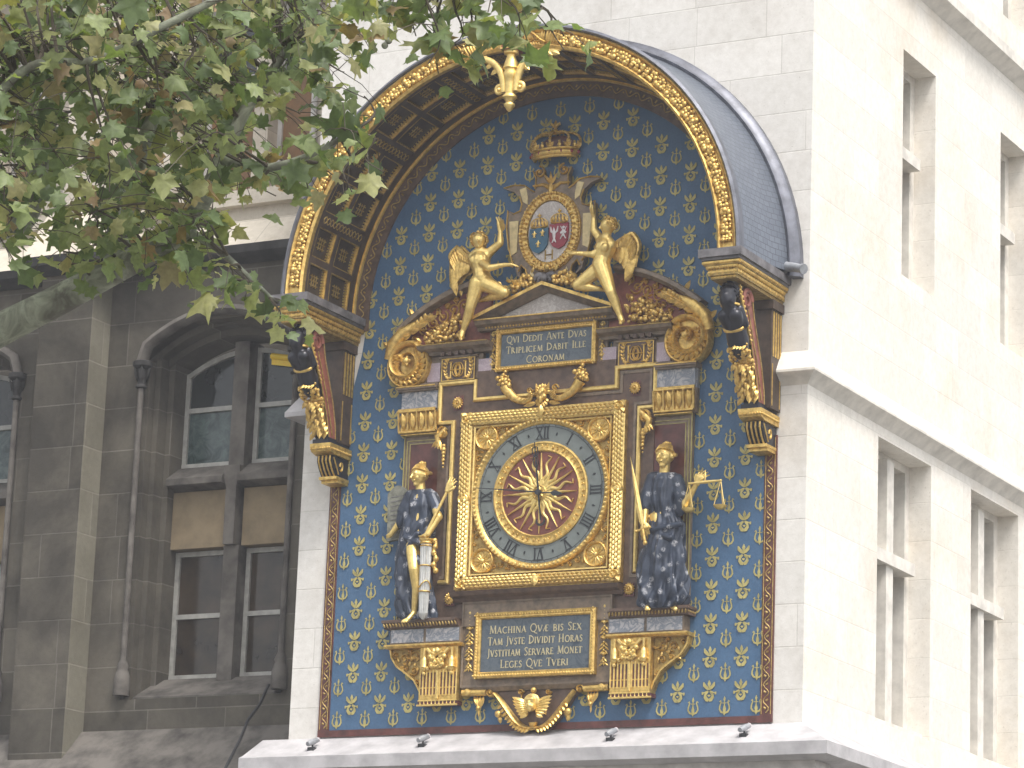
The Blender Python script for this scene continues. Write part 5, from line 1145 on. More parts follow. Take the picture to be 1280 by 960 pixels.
for s_ in (-1, 1): q.ribbon([(0, 9.85), (s_*.08, 9.89), (s_*.17, 9.885)], [.05, .03, .016], .088, .02)
q.leaf((0, .11, 9.90), (0, .12, 9.78), .045, .02); q.build('gilt_edging', 'gold', ca, 40)
q = MB()
for s_ in (-1, 1):
    q.prism([(s_*.365, 9.30), (s_*.385, 9.60), (s_*.30, 9.60), (s_*.305, 9.33)], .0853, .094)
    q.prism([(s_*.24, 9.885), (s_*.30, 9.87), (s_*.265, 9.76), (s_*.22, 9.73), (s_*.22, 9.79)], .0853, .094)
    q.prism([(s_*.145, 9.06), (s_*.185, 9.10), (s_*.165, 9.16), (s_*.125, 9.10)], .0853, .094)
q.build('cream_facets', 'cream', ca, 0)
q = MB(); q.disc(0, OZ, [(.20, .08), (.198, .098), (.0, .099)], 40, 1.32); q.build('oval_field', 'tymp', arms, 30)
q = MB()
def oval(r_, ez, n=72): return [(r_*cos(2*PI*i/n), OZ+r_*ez*sin(2*PI*i/n)) for i in range(n)]
q.sweep(oval(.247, 1.24), [(-.042, .08), (-.038, .105), (.036, .105), (.042, .08)], True)
for i, (x, z) in enumerate(oval(.268, 1.235, 64)): q.sphere((x, .115, z), .013 if i % 2 else .016, n=6, m=4)
for i, (x, z) in enumerate(oval(.230, 1.26, 40)):
    g_ = math.atan2(z-OZ, x); q.leaf((x-.02*cos(g_), .108, z-.02*sin(g_)), (x+.022*cos(g_), .125, z+.022*sin(g_)), .022, .010) if i % 2 else q.scroll(x, z, .105, .015, 1.1, 1, g_, .008, .012, n=10)
for (x, z) in oval(.208, 1.30, 56): q.sphere((x, .108, z), .008, n=5, m=4)
q.sphere((0, .12, 9.165), .03, n=8, m=5); q.build('collar', 'gold', arms)
shp = [(0, -.135), (.055, -.110), (.088, -.06), (.095, .02), (.093, .095), (.05, .085), (0, .10), (-.05, .085), (-.093, .095), (-.095, .02), (-.088, -.06), (-.055, -.110)]
for s_, mt, nm in ((-1, 'shblue', 'blue shield with three gold lilies'), (1, 'shred', 'red shield with white charges')):
    cx, cz = s_*.093, 9.43+.012*s_
    q = MB(); q.prism([(cx+x*.93, cz+z*.95) for x, z in shp], .098, .118); sh = q.build('shield', mt, arms, 0); sh['label'] = nm
    q = MB()
    if s_ < 0:
        for dx, dz in ((-.038, .035), (.038, .042), (0, -.05)):
            x, z = cx+dx, cz+dz; q.leaf((x, .119, z-.014), (x, .121, z+.036), .018, .005, n=4)
            for t_ in (-1, 1): q.ribbon([(x+t_*.003, z-.006), (x+t_*.014, z+.014), (x+t_*.022, z+.004)], .008, .119, .004)
            q.ribbon([(x-.013, z-.006), (x+.013, z-.006)], .005, .119, .004)
            for t_ in (-1, 0, 1): q.ribbon([(x, z-.008), (x+t_*.012, z-.026)], .006, .119, .004)
        q.build('gilt_lilies', 'goldb', sh, 30)
    else:
        q.leaf((cx-.045, .12, cz+.06), (cx-.035, .124, cz-.07), .030, .008)
        for t_ in (-1, 1): q.ribbon([(cx-.04, cz+.0), (cx-.04+t_*.028, cz+.025), (cx-.04+t_*.034, cz+.065)], [.012, .02, .008], .119, .005); q.ribbon([(cx-.038, cz-.03), (cx-.038+t_*.018, cz-.075)], .010, .119, .005)
        q.ribbon([(cx+.02, cz+.0), (cx+.045, cz+.02), (cx+.07, cz-.0)], [.02, .03, .02], .119, .005); q.sphere((cx+.045, .12, cz+.05), .013, sd=.5, n=6, m=4)
        for x_, z_ in ((.02, -.05), (.045, -.03), (.07, -.05)): q.ribbon([(cx+.045, cz+.0), (cx+x_, cz+z_)], .010, .119, .005)
        q.ribbon([(cx+.045, cz+.02), (cx+.02, cz+.06)], .008, .119, .005); q.ribbon([(cx+.06, cz+.02), (cx+.075, cz+.055)], .008, .119, .005)
        q.build('white_charges', 'white', sh, 30)
    q = MB(); zb = cz+.105; q.ribbon([(cx-.075, zb), (cx, zb-.010), (cx+.075, zb)], .022, .10, .022)
    for k in range(5): x = cx-.07+.035*k; q.leaf((x, .115, zb), (x*.7+cx*.3, .12, zb+.045), .022, .010); q.tube(bez((cx-.075+.0375*k, .11, zb), (cx-.1+.05*k, .12, zb+.05), (cx-.02+.01*k, .12, zb+.075), (cx, .11, zb+.07), 6), .005, 5)
    q.leaf((cx, .11, zb+.07), (cx, .115, zb+.115), .02, .01); q.leaf((cx, .11, zb+.085), (cx+.02, .115, zb+.10), .014, .008); q.leaf((cx, .11, zb+.085), (cx-.02, .115, zb+.10), .014, .008); q.build('small_crown', 'gold', arms)
q = MB(); 
for t_ in (-1, 1): q.ribbon([(t_*.032, 9.235), (t_*.032, 9.315)], .012, .099, .01)
q.ribbon([(-.032, 9.275), (.032, 9.275)], .010, .099, .01); q.build('gilt_cipher', 'goldd', arms)
# knotted sash and fruit swags on the pediment slopes
q = MB()
for s_ in (-1, 1): q.tube(bez((s_*.015, .14, 9.055), (s_*.04, .16, 9.11), (s_*.09, .16, 9.09), (s_*.12, .15, 9.02), 8), [.03, .035, .03, .028, .028, .024, .022, .018, .012], 8); q.tube(bez((0, .15, 9.06), (s_*.03, .17, 9.10), (s_*.05, .17, 9.06), (s_*.06, .16, 9.03), 6), .012, 6)
q.sphere((0, .16, 9.06), .035, n=9, m=6); q.build('grey_sash', 'grey', arms)
for s_ in (-1, 1):
    q = MB(); rd = random.Random(14)
    for k in range(95):
        u = rd.random(); x = .10+.30*u; z = 8.99-.095*u+.02+rd.random()*(.10*sin(PI*min(1, u*1.1+.1))+.02); q.sphere((s_*x, rd.uniform(.12, .20), z), rd.choice([.012, .016, .02, .024]), n=7, m=5)
    for k in range(18): u = rd.random(); x = .10+.3*u; z = 9.03-.09*u+rd.random()*.08; g_ = rd.uniform(0, PI); q.leaf((s_*x, .19, z), (s_*x+.05*cos(g_), .2, z+.05*sin(g_)), .03, .01)
    q.build('fruit_swag', 'gold', arms)

# ============================================================ FIGURES
def hand_caps(wr, tip, nrm, s_, curl=.3, up_=None):
    """palm, four fingers of unequal length and a thumb leaving the side of the palm"""
    wr, tip = Vector(wr), Vector(tip); ax = (tip-wr); L = ax.length; ax.normalize(); nrm = Vector(nrm).normalized(); sd_ = ax.cross(nrm).normalized(); nrm = sd_.cross(ax).normalized(); c = []
    pm = wr+ax*L*.48; w_ = L*.20
    for k in (-1, 0, 1): c.append((wr+sd_*k*w_*.4, L*.12, pm+sd_*k*w_, L*.11))
    for k, ln in zip((-1.5, -.5, .5, 1.5), (.40, .50, .54, .46)):
        a = pm+sd_*k*w_*.78; m_ = a+ax*L*ln*.5-nrm*curl*L*.08+sd_*k*.02*L; e = m_+ax*L*ln*.45-nrm*curl*L*.28+sd_*k*.03*L; c += [(a, L*.072, m_, L*.062), (m_, L*.062, e, L*.05)]
    t0 = wr+ax*L*.15+sd_*w_*1.2*s_; t1 = t0+ax*L*.2+sd_*L*.14*s_-nrm*L*.05; t2 = t1+ax*L*.18+sd_*L*.04*s_-nrm*L*.05; c += [(wr, L*.10, t0, L*.09), (t0, L*.085, t1, L*.07), (t1, L*.07, t2, L*.055)]
    return [tuple(Vector(v_) if isinstance(v_, Vector) else v_ for v_ in q_) for q_ in c]
def head_caps(c, face, r_, tilt=(0, 0, 1)):
    """skull, jaw, brow, nose, lips, eyes and ears; face = direction looked at"""
    c = Vector(c); f = Vector(face).normalized(); u = Vector(tilt); u = (u-f*u.dot(f)).normalized(); s_ = f.cross(u)
    P_ = lambda a, b_, e: c+f*a*r_+s_*b_*r_+u*e*r_
    cp = [(P_(-.18, 0, .22), r_*.86, P_(.05, 0, .1), r_*.80), (P_(.1, 0, -.2), r_*.68, P_(.34, 0, -.78), r_*.30), (P_(.70, -.30, .26), r_*.15, P_(.70, .30, .26), r_*.15), (P_(.82, 0, .18), r_*.11, P_(1.06, 0, -.20), r_*.15), (P_(.76, -.13, -.46), r_*.11, P_(.76, .13, -.46), r_*.11), (P_(.62, 0, -.62), r_*.14, P_(.60, 0, -.86), r_*.16), (P_(.52, -.34, -.22), r_*.24, P_(.52, .34, -.22), r_*.24)]
    for t_ in (-1, 1): cp += [(P_(.70, t_*.30, .04), r_*.085, P_(.70, t_*.34, .04), r_*.085), (P_(-.05, t_*.82, .02), r_*.14, P_(-.08, t_*.84, -.2), r_*.10)]
    return cp
def winged(name, label, J, face, side, seed):
    t = thing(name, label, 'statue', (J['foot'][0], .2, J['foot'][2])); g = lambda k: Vector(J[k])
    caps = head_caps(g('head'), face, .060, J['tilt'])
    caps += [(g('head')+Vector((0, -.01, -.03)), .030, g('neck'), .032)]
    caps += [(g('neck'), .034, g('shN'), .036), (g('neck'), .034, g('shF'), .034), (g('chest'), .074, g('waist'), .058), (g('shN'), .038, g('chest'), .062), (g('shF'), .036, g('chest'), .062), (g('waist'), .058, g('belly'), .063), (g('belly'), .060, g('hipN'), .058), (g('belly'), .060, g('hipF'), .056)]
    for a, b_, e in (('shN', 'elN', 'wrN'), ('shF', 'elF', 'wrF')): caps += [(g(a), .034, g(b_), .025), (g(b_), .025, g(e), .015)]
    for a, b_, e in (('hipS', 'kneeS', 'ankS'), ('hipB', 'kneeB', 'ankB')):
        m_ = g(b_).lerp(g(e), .35); caps += [(g(a), .058, g(b_), .036), (g(b_), .035, m_+Vector((0, -.008, 0)), .034), (m_+Vector((0, -.008, 0)), .034, g(e), .018)]
    caps += [(g('ankS'), .020, g('foot'), .020), (g('foot'), .018, g('toeS'), .012), (g('toeS')+Vector((.008, 0, 0)), .009, g('toeS')+Vector((.012, .012, -.006)), .008), (g('ankB'), .019, g('toeB'), .012)]
    caps += hand_caps(g('wrN'), g('tipN'), J['nN'], 1, .35); caps += hand_caps(g('wrF'), g('tipF'), J['nF'], -1, .35)
    fwd = Vector(face).normalized(); sd2 = (g('shF')-g('shN')).normalized(); dn2 = (g('waist')-g('chest')).normalized()
    ch = g('chest')
    caps = [(a, r_*1.22, b_, e*1.22) for a, r_, b_, e in caps]
    fr_ = Vector((0, 1, 0))
    for s2 in (-1, 1): caps += [(ch+fr_*.052+sd2*.034*s2-dn2*.012, .034, ch+fr_*.050+sd2*.030*s2+dn2*.006, .034), (g('belly')-fr_*.03+sd2*.032*s2+dn2*.03, .05, g('belly')-fr_*.03+sd2*.034*s2+dn2*.05, .05), (g('waist')+fr_*.048+sd2*.018*s2, .022, g('belly')+fr_*.05+sd2*.016*s2, .022)]
    body = sculpt('body', caps, 'goldb', t, .0044, 2)
    curls(g('head'), face, .072, 110, 'gold', body, seed, back=.3)
    for wk in (0, 1):                           # two wings, the rear one partly hidden
        q = MB(); root, top, low, tip = [Vector(J[k])+Vector((side*-.015*wk, -.06*wk, .012*wk)) for k in ('wroot', 'wtop', 'wlow', 'wtip')]
        bone = [root+(top-root)*u+Vector((side*.03*sin(PI*u), 0, .02*sin(PI*u))) for u in [i/6 for i in range(7)]]+[top+(low-top)*u+Vector((side*.035*sin(PI*u), 0, 0)) for u in [i/6 for i in range(1, 7)]]
        q.tube(bone, [.028-.0012*i for i in range(13)], 7)
        for i in range(13):                     # long pinions sweep down to the tip
            a_ = bone[i]; u = i/12; e = root.lerp(tip, .42+.58*u)+Vector((side*.035*sin(PI*u), 0, 0)); q.leaf(a_, e+Vector((0, .008*(i % 3), 0)), .072, .016, side=(0, 1, 0), pk=.6)
        for i in range(13):
            a_ = bone[i]+Vector((0, .012, 0)); e = a_.lerp(root.lerp(tip, .25+.4*i/12), .5)+Vector((0, .012, 0)); q.leaf(a_, e, .042, .014, side=(0, 1, 0), pk=.6)
            e2 = a_.lerp(e, .55)+Vector((0, .012, 0)); q.leaf(a_, e2, .032, .014, side=(0, 1, 0), pk=.6)
        q.build('wing', 'gold', t)
    return t
aR = lambda px, py, d=.24: pt(px, py, d)
winged('winged_youth', 'gilded winged youth seen in profile, leaning toward the coat of arms beside its red shield', dict(
    head=aR(759.5, 283, .26), tilt=(.15, 0, 1), neck=aR(757.5, 297, .24), shN=aR(764, 306, .25), shF=aR(751.5, 300, .20), chest=aR(756.5, 311, .24), waist=aR(753.5, 323, .24), belly=aR(751.5, 331, .25),
    elN=aR(741, 318, .29), wrN=aR(727, 317, .29), tipN=aR(711, 315, .27), nN=(0, .2, 1), elF=aR(742.5, 288, .2), wrF=aR(742.3, 270, .2), tipF=aR(736.5, 252, .21), nF=(-1, .4, 0),
    hipN=aR(754, 338, .26), hipF=aR(748, 338, .23), hipS=aR(754, 338, .26), kneeS=aR(763.5, 365, .29), ankS=aR(775.5, 396, .24), foot=aR(777.5, 401.5, .24), toeS=aR(775.5, 404, .28),
    hipB=aR(747, 338, .23), kneeB=aR(721.5, 356.5, .27), ankB=aR(749, 361, .20), toeB=aR(757, 363, .17),
    wroot=aR(766, 308, .18), wtop=aR(790, 292, .17), wlow=aR(796, 318, .17), wtip=aR(781, 352, .17)), (-.85, .5, -.05), 1, 3)
winged('winged_youth', 'gilded winged youth facing forward, kneeling on the pediment beside the blue shield', dict(
    head=aR(598.5, 301.5, .26), tilt=(-.1, 0, 1), neck=aR(599.5, 313.5, .24), shN=aR(591, 321, .24), shF=aR(610, 317, .22), chest=aR(600, 327, .24), waist=aR(602, 339, .24), belly=aR(603, 347, .25),
    elN=aR(611.5, 335, .33), wrN=aR(631, 331, .30), tipN=aR(648, 331, .26), nN=(0, .2, 1), elF=aR(625, 304, .22), wrF=aR(625.5, 288, .2), tipF=aR(626, 271, .2), nF=(1, .4, 0),
    hipN=aR(597, 354, .25), hipF=aR(608, 355, .24), hipS=aR(597, 354, .26), kneeS=aR(588, 384, .27), ankS=aR(578.5, 414, .23), foot=aR(576.5, 421, .24), toeS=aR(576, 424, .28),
    hipB=aR(608, 355, .25), kneeB=aR(630.5, 366, .28), ankB=aR(606, 374, .20), toeB=aR(598, 376, .17),
    wroot=aR(586.5, 325, .18), wtop=aR(572, 309, .17), wlow=aR(563.5, 326, .17), wtip=aR(570.5, 370, .17)), (.35, .93, -.1), -1, 6)

def draped(rings, dc, seed, sleeves, name, par, folds=9, voxel=.0055):
    """a robe lofted through measured widths, with hanging folds; rings: (left px, right px, row px, half depth, fold)"""
    def ex(mb):
        n = 108; K = []
        for i in range(len(rings)-1):
            a, b_ = rings[i], rings[i+1]; m_ = max(2, int(abs(b_[2]-a[2])/2.2))
            for j in range(m_): K.append([a[k]+(b_[k]-a[k])*j/m_ for k in range(5)])
        K.append(list(rings[-1])); vs_ = []
        for L_, R_, row, dp, am in K:
            p0, p1 = pt(L_, row, dc), pt(R_, row, dc); cx, cz, hw = (p0[0]+p1[0])/2, (p0[2]+p1[2])/2, (p1[0]-p0[0])/2
            for k in range(n):
                th = 2*PI*k/n; w_ = row*.045; f = am*(.50*sin(folds*th+seed+w_*.9+1.3*sin(w_*1.3))+.34*sin((folds*2-1)*th+2*seed-w_*1.4+sin(w_*2))+.34*sin(5*th+w_*1.6)+.22*sin(w_*5+3*cos(th*2)))
                vs_.append(V((cx+hw*cos(th)*(1+f), dc+dp*sin(th)*(1+f*1.5), cz)))
        m_ = len(K); mb.add(vs_, [(i*n+k, i*n+(k+1) % n, (i+1)*n+(k+1) % n, (i+1)*n+k) for i in range(m_-1) for k in range(n)]+[tuple(range(n-1, -1, -1)), tuple(range((m_-1)*n, m_*n))])
    return sculpt(name, sleeves, 'dress', par, voxel, 1, ex)
def updo(c, face, r_, par, seed):
    q = MB(); c = Vector(c); f = Vector(face).normalized(); rd = random.Random(seed); sd_ = f.cross(Vector((0, 0, 1))).normalized()
    for k in range(15):                         # waved locks drawn up into a knot
        a_ = -1.45+2.9*k/14; p0 = c+sd_*sin(a_)*r_*.84+f*(cos(a_)*r_*.62)+Vector((0, 0, r_*(.30+.30*cos(a_)))); p1 = c-f*r_*.30+sd_*sin(a_)*r_*.22+Vector((0, 0, r_*1.0))
        q.tube([p0, p0.lerp(p1, .35)+Vector((0, 0, r_*.22)), p0.lerp(p1, .7)+Vector((0, 0, r_*.20)), p1], [r_*.15, r_*.17, r_*.16, r_*.12], 6)
        q.tube([c+sd_*sin(a_)*r_*.84+f*(cos(a_)*r_*.35-.3*r_)+Vector((0, 0, r_*(.1+.1*cos(a_)))), c-f*r_*.9+sd_*sin(a_)*r_*.5+Vector((0, 0, r_*.2))], [r_*.2, r_*.2], 6)
    for k in range(12): a_ = k*PI/6; q.sphere(tuple(c-f*r_*.25+sd_*cos(a_)*r_*.26+f*sin(a_)*r_*.24+Vector((0, 0, r_*(1.02+.14*(k % 2))))), r_*.17, n=7, m=5)
    q.sphere(tuple(c-f*r_*.2+Vector((0, 0, r_*1.16))), r_*.28, n=9, m=6)
    return q.build('hair', 'gold', par)
# Justice, right
SD = .15
js = thing('statue_of_justice', 'gold skinned woman in sprigged dark dress holding an upright sword and gold scales', 'statue', pt(823, 762, .15))
P_ = lambda x, y, d=SD: pt(x, y, d)
hd = P_(831, 571, .17)
caps = head_caps(hd, (-.22, 1, -.08), .086)+[(Vector(hd)+Vector((0, -.015, -.04)), .04, P_(830.5, 590), .042), (P_(820, 599), .042, P_(843, 600), .042), (P_(830, 600), .07, P_(828, 650), .08), (P_(824, 650), .09, P_(824, 700), .08),
        (P_(816, 602), .038, P_(807, 632, .19), .036), (P_(807, 632, .19), .034, P_(805, 655, .26), .022), (P_(847, 604), .038, P_(857, 630, .18), .036), (P_(857, 630, .18), .033, P_(871, 604, .22), .020),
        (P_(818, 700), .06, P_(812, 735), .04), (P_(812, 735), .04, P_(811, 757), .028), (P_(811, 757), .026, P_(809, 760.5, .25), .020), (P_(832, 700), .06, P_(838, 735, .18), .038), (P_(838, 735, .18), .038, P_(836, 754, .14), .026), (P_(836, 754, .14), .024, P_(844.5, 761.5, .21), .018)]
for fx in (0, 1, 2, 3): caps += [(P_(807.5+1.6*fx, 761.5, .25), .010, P_(807+1.6*fx, 762, .265), .008)]
caps += hand_caps(P_(805, 654, .26), P_(807, 672, .275), (.3, 1, 0), 1, 1.6)+hand_caps(P_(871, 605, .22), P_(879, 588, .24), (-.3, .9, -.4), 1, 1.3)
jb = sculpt('body', caps, 'goldb', js, .0046, 1); updo(hd, (-.22, 1, -.08), .092, jb, 2)
draped([(819, 842, 592, .055, .02), (812.5, 849.5, 600, .075, .04), (812.5, 849, 612, .095, .07), (814, 847, 628, .098, .09), (815, 846, 643, .082, .09), (812, 854, 655, .10, .10), (808, 855, 680, .11, .10), (802, 856, 705, .11, .15), (800, 857, 730, .105, .20), (800, 857, 746, .10, .24), (802, 853, 755, .095, .26), (807, 845, 761, .08, .26)], SD, 1.3,
       [(P_(820, 597), .05, P_(842, 598), .05), (P_(816, 599), .060, P_(808.5, 622, .18), .060), (P_(808.5, 622, .18), .060, P_(806, 634, .20), .048), (P_(846, 601), .060, P_(852, 622, .17), .060), (P_(852, 622, .17), .060, P_(850, 638, .16), .045),
        (P_(806, 690, .12), .04, P_(800, 712, .12), .035), (P_(800, 712, .12), .035, P_(803, 748, .12), .03), (P_(853, 715, .12), .03, P_(856, 740, .12), .035), (P_(815, 662, .25), .022, P_(850, 655, .24), .022), (P_(812, 664, .22), .02, P_(838, 672, .25), .024)], 'robe', jb, 10)
q = MB(); tip, gd = Vector(P_(788, 571, .27)), Vector(P_(803.5, 661.5, .29)); q.leaf(gd, tip, .040, .014, pk=.12, n=9); q.leaf(gd, gd.lerp(tip, .96), .046, .010, pk=.3, n=8)
sw = q.build('sword', 'goldb', js, 30); dr = (tip-gd).normalized(); sx_ = dr.cross(Vector((0, 1, 0))).normalized()
q = MB(); q.tube([gd-sx_*.055, gd+sx_*.055], [.010, .010], 7); q.sphere(tuple(gd-sx_*.06), .014, n=7, m=5); q.sphere(tuple(gd+sx_*.06), .014, n=7, m=5); q.tube([gd, gd-dr*.10], [.015, .013], 8); q.sphere(tuple(gd-dr*.115), .020, n=8, m=6); q.build('hilt', 'gold', sw)
sc = MB(); b0, b1 = Vector(P_(861.5, 604.5, .24)), Vector(P_(901, 600.5, .24)); mid_ = b0.lerp(b1, .5)
sc.tube([b0, mid_, b1], [.008, .014, .008], 7); sc.sphere(tuple(b0), .012, n=6, m=4); sc.sphere(tuple(b1), .012, n=6, m=4); sc.leaf(tuple(mid_), tuple(mid_+Vector((0, 0, .10))), .02, .01)
so = sc.build('scales_beam', 'goldb', js)
for e in (b0, b1):
    q = MB(); c = e+Vector((0, 0, -.205)); q.lathe(c.x, c.y, [(.005, c.z-.028), (.03, c.z-.024), (.05, c.z-.008), (.056, c.z+.006), (.050, c.z+.004), (.01, c.z-.012)], 16)
    for k in range(3): a_ = k*2*PI/3+.5; q.tube([e, c+Vector((.05*cos(a_), .05*sin(a_), .006))], .0035, 5)
    q.build('scale_pan', 'goldb', so)
# Law, left
lw = thing('statue_of_law', 'gold skinned woman in dark dress with bare leg, grey tablet and white fluted column', 'statue', pt(515, 776, .15))
hd = P_(524.5, 595, .17); fc = (-.45, .9, -.12)
caps = head_caps(hd, fc, .084)+[(Vector(hd)+Vector((0, -.015, -.04)), .04, P_(526, 613), .042), (P_(515, 622), .042, P_(538, 621), .042), (P_(526, 624), .07, P_(524, 668), .08), (P_(522, 670), .09, P_(520, 700), .08),
        (P_(541, 625), .038, P_(548, 646, .22), .036), (P_(548, 646, .22), .034, P_(535, 668, .27), .023), (P_(513, 625), .038, P_(502, 650, .16), .034), (P_(502, 650, .16), .032, P_(489, 668, .16), .022),
        (P_(516, 684, .20), .062, P_(517.5, 712, .27), .044), (P_(517.5, 712, .27), .043, P_(521, 735, .23), .040), (P_(521, 735, .23), .040, P_(517.5, 765, .20), .022), (P_(517.5, 766, .20), .024, P_(510, 774, .26), .018), (P_(510, 774, .26), .018, P_(504, 776.5, .28), .014), (P_(528, 700), .05, P_(530, 770), .03)]
for fx in range(4): caps += [(P_(503.5+1.8*fx, 776.5, .27), .010, P_(502.5+1.8*fx, 777.5, .29), .008)]
caps += hand_caps(P_(535, 667, .27), P_(525, 675, .26), (0, .4, -1), 1, .5)+hand_caps(P_(489, 667, .16), P_(482, 672, .17), (-.5, .6, -.5), 1, .9)
lb_ = sculpt('body', caps, 'goldb', lw, .0046, 1); updo(hd, fc, .090, lb_, 5)
draped([(515, 537, 613, .055, .02), (508, 545, 621, .075, .04), (507, 546, 635, .092, .09), (506, 544, 650, .09, .10), (503, 541, 665, .10, .10), (500, 538, 680, .105, .11), (497.5, 531, 695, .085, .13), (496, 530, 715, .075, .2), (496, 533, 735, .075, .22), (497, 541, 755, .07, .24), (500, 546, 768, .065, .24), (508, 544, 775, .06, .24)], SD-.01, 4.1,
       [(P_(517, 619), .05, P_(537, 618), .05), (P_(514, 621), .060, P_(505, 640, .16), .058), (P_(505, 640, .16), .055, P_(501, 655, .15), .045), (P_(540, 622), .060, P_(548, 640, .18), .052), (P_(507, 672, .24), .024, P_(530, 680, .25), .03), (P_(514, 690, .24), .030, P_(528, 706, .24), .03), (P_(503, 700, .18), .035, P_(500, 745, .17), .035), (P_(505, 745, .17), .035, P_(510, 768, .16), .03), (P_(532, 720, .12), .05, P_(541, 765, .12), .04), (P_(522, 668, .25), .03, P_(508, 690, .22), .03)], 'robe', lb_, 9)
c0 = Vector(P_(533, 676, .24)); zb, zt = P_(533, 771, .24)[2], c0.z
q = MB(); n = 16; prof = [(zb+.03, .036), (zb+.3*(zt-zb), .043), (zb+.7*(zt-zb), .047), (zt-.02, .048)]; vs_ = []
for z, r_ in prof:
    for k in range(n*2): a_ = PI*k/n; rr = r_*(1 if k % 2 else .86); vs_.append(V((c0.x+rr*cos(a_), c0.y+rr*sin(a_), z)))
q.add(vs_, [(i*2*n+k, i*2*n+(k+1) % (2*n), (i+1)*2*n+(k+1) % (2*n), (i+1)*2*n+k) for i in range(3) for k in range(2*n)]+[tuple(range(2*n-1, -1, -1)), tuple(range(6*n, 8*n))])
q.lathe(c0.x, c0.y, [(.010, zb-.02), (.034, zb+.005), (.04, zb+.03)], 14); co = q.build('fluted_column', 'silver', lw, 30)
q = MB(); q.lathe(c0.x, c0.y, [(.050, zt-.03), (.056, zt-.02), (.05, zt-.01), (.06, zt+.005), (.06, zt+.015)], 16)
for zz in (.32, .66, .92):
    z = zb+zz*(zt-zb); q.lathe(c0.x, c0.y, [(.047, z), (.052, z+.006), (.047, z+.012)], 16)
q.tube([(c0.x+.052*cos(a_), c0.y+.052*sin(a_), zb+.42*(zt-zb)+.03*sin(a_*2)) for a_ in [i*.5 for i in range(14)]], .006, 5)
for k in range(16): a_ = Vector(P_(543.5+1.5*sin(k*.9), 676+k*2.5, .22)); q.sphere(tuple(a_), .018 if k % 3 else .025, n=7, m=5)
q.build('gilt_rings', 'gold', co)
q = MB(); w0, w1 = Vector(P_(531, 671, .28)), Vector(P_(559, 614, .24)); q.tube([w0, w0.lerp(w1, .5), w1], [.016, .014, .012], 8); q.sphere(tuple(w1), .018, n=8, m=5); sp_ = q.build('sceptre', 'goldb', lw)
sculpt('ivory_hand', hand_caps(w1, P_(566.5, 597, .24), (-.2, 1, 0), -1, .3), 'goldb', sp_, .0048, 1)
tb = MB(); tl, tr_, br_, bl_ = [P_(*p, .11) for p in ((485, 618), (510, 614), (508, 672), (484, 677))]
topc = [P_(485+25*i/8, 618-4*i/8-9*sin(PI*i/8), .11) for i in range(9)]
tb.prism([(p[0], p[2]) for p in [bl_]+topc+[br_]], .075, .115); to = tb.build('tablet', 'tablet', lw, 0)
q = MB()
for k in range(9): a_, b_ = P_(488.5, 622+5.6*k, .116), P_(506.5-(k % 3), 619+5.6*k, .116); q.ribbon([(a_[0], a_[2]), (b_[0], b_[2])], .006, .1155, .001, True)
q.build('incised_lines', 'grey', to, 0)

# ============================================================ PLANE TREE
tree = thing('plane_tree', 'plane tree with mottled bark and autumn tinged leaves hanging in front of the buildings', 'tree', (0, 0, 0))
tb_ = at_dist(-520, 900, 13.5); tree.location = (tb_.x, tb_.y, 0)
class TB(MB): pass
def wtube(q, pts, rad, n=8):                     # world coordinates
    q.tube([(p[0], -p[1], p[2]) for p in pts], rad, n)
def curve(*P_, n=8):
    """smooth curve through world points"""
    P_ = [Vector(p) for p in P_]; Q = [P_[0]*2-P_[1]]+P_+[P_[-1]*2-P_[-2]]; o = []
    for i in range(1, len(Q)-2):
        for k in range(n):
            t = k/n; a, b_, c, d = Q[i-1:i+3]; o.append(.5*((2*b_)+(c-a)*t+(2*a-5*b_+4*c-d)*t*t+(3*b_-a-3*c+d)*t**3))
    return o+[P_[-1]]
X0, Y0 = tb_.x, tb_.y
fork = Vector((X0+.1, Y0, 4.3))
q = MB(); wtube(q, curve((X0, Y0, -.1), (X0+.03, Y0, .6), (X0-.03, Y0+.05, 2.4), fork, (X0-.1, Y0+.1, 7.5), (X0+.2, Y0-.3, 10)), [.42-.0085*i for i in range(41)][:41], 12); q.build('trunk', 'bark', tree)
limbs = []
def limb(P_, r0, r1):
    c = curve(*P_); n_ = len(c); q = MB(); wtube(q, c, [r0+(r1-r0)*i/(n_-1) for i in range(n_)], 9); q.build('limb', 'bark', tree); limbs.append(c)
A3 = lambda x, y, D: at_dist(x, y, D)
limb([fork, A3(-120, 470, 13.3), A3(20, 402, 13.2), A3(130, 345, 13.0), A3(215, 298, 12.9), A3(252, 255, 12.8), A3(300, 150, 12.9), A3(360, 60, 13.0)], .085, .016)
limb([fork+Vector((-.05, .1, .3)), A3(-160, 380, 13.9), A3(0, 285, 13.8), A3(34, 268, 13.7), A3(50, 200, 13.7), A3(66, 125, 13.6), A3(90, 20, 13.6), A3(110, -120, 13.8)], .066, .022)
limb([fork+Vector((.05, 0, .6)), A3(-120, 260, 12.6), A3(20, 95, 12.5), A3(120, 75, 12.4), A3(220, 25, 12.4), A3(330, -20, 12.4), A3(520, -30, 12.5), A3(640, -10, 12.6)], .024, .008)
limb([A3(145, 338, 13.0), A3(150, 280, 13.1), A3(166, 230, 13.3), A3(190, 150, 13.4), A3(230, 90, 13.5)], .055, .02)
limb([A3(280, 200, 12.8), A3(330, 210, 12.6), A3(385, 195, 12.5), A3(440, 165, 12.4)], .022, .008)
limb([A3(225, 285, 12.9), A3(270, 310, 12.7), A3(310, 345, 12.6), A3(345, 378, 12.6)], .016, .006)
limb([fork+Vector((0, 0, 2.0)), A3(-400, -100, 13.2), A3(-200, -350, 13.0), A3(0, -520, 13)], .10, .03)
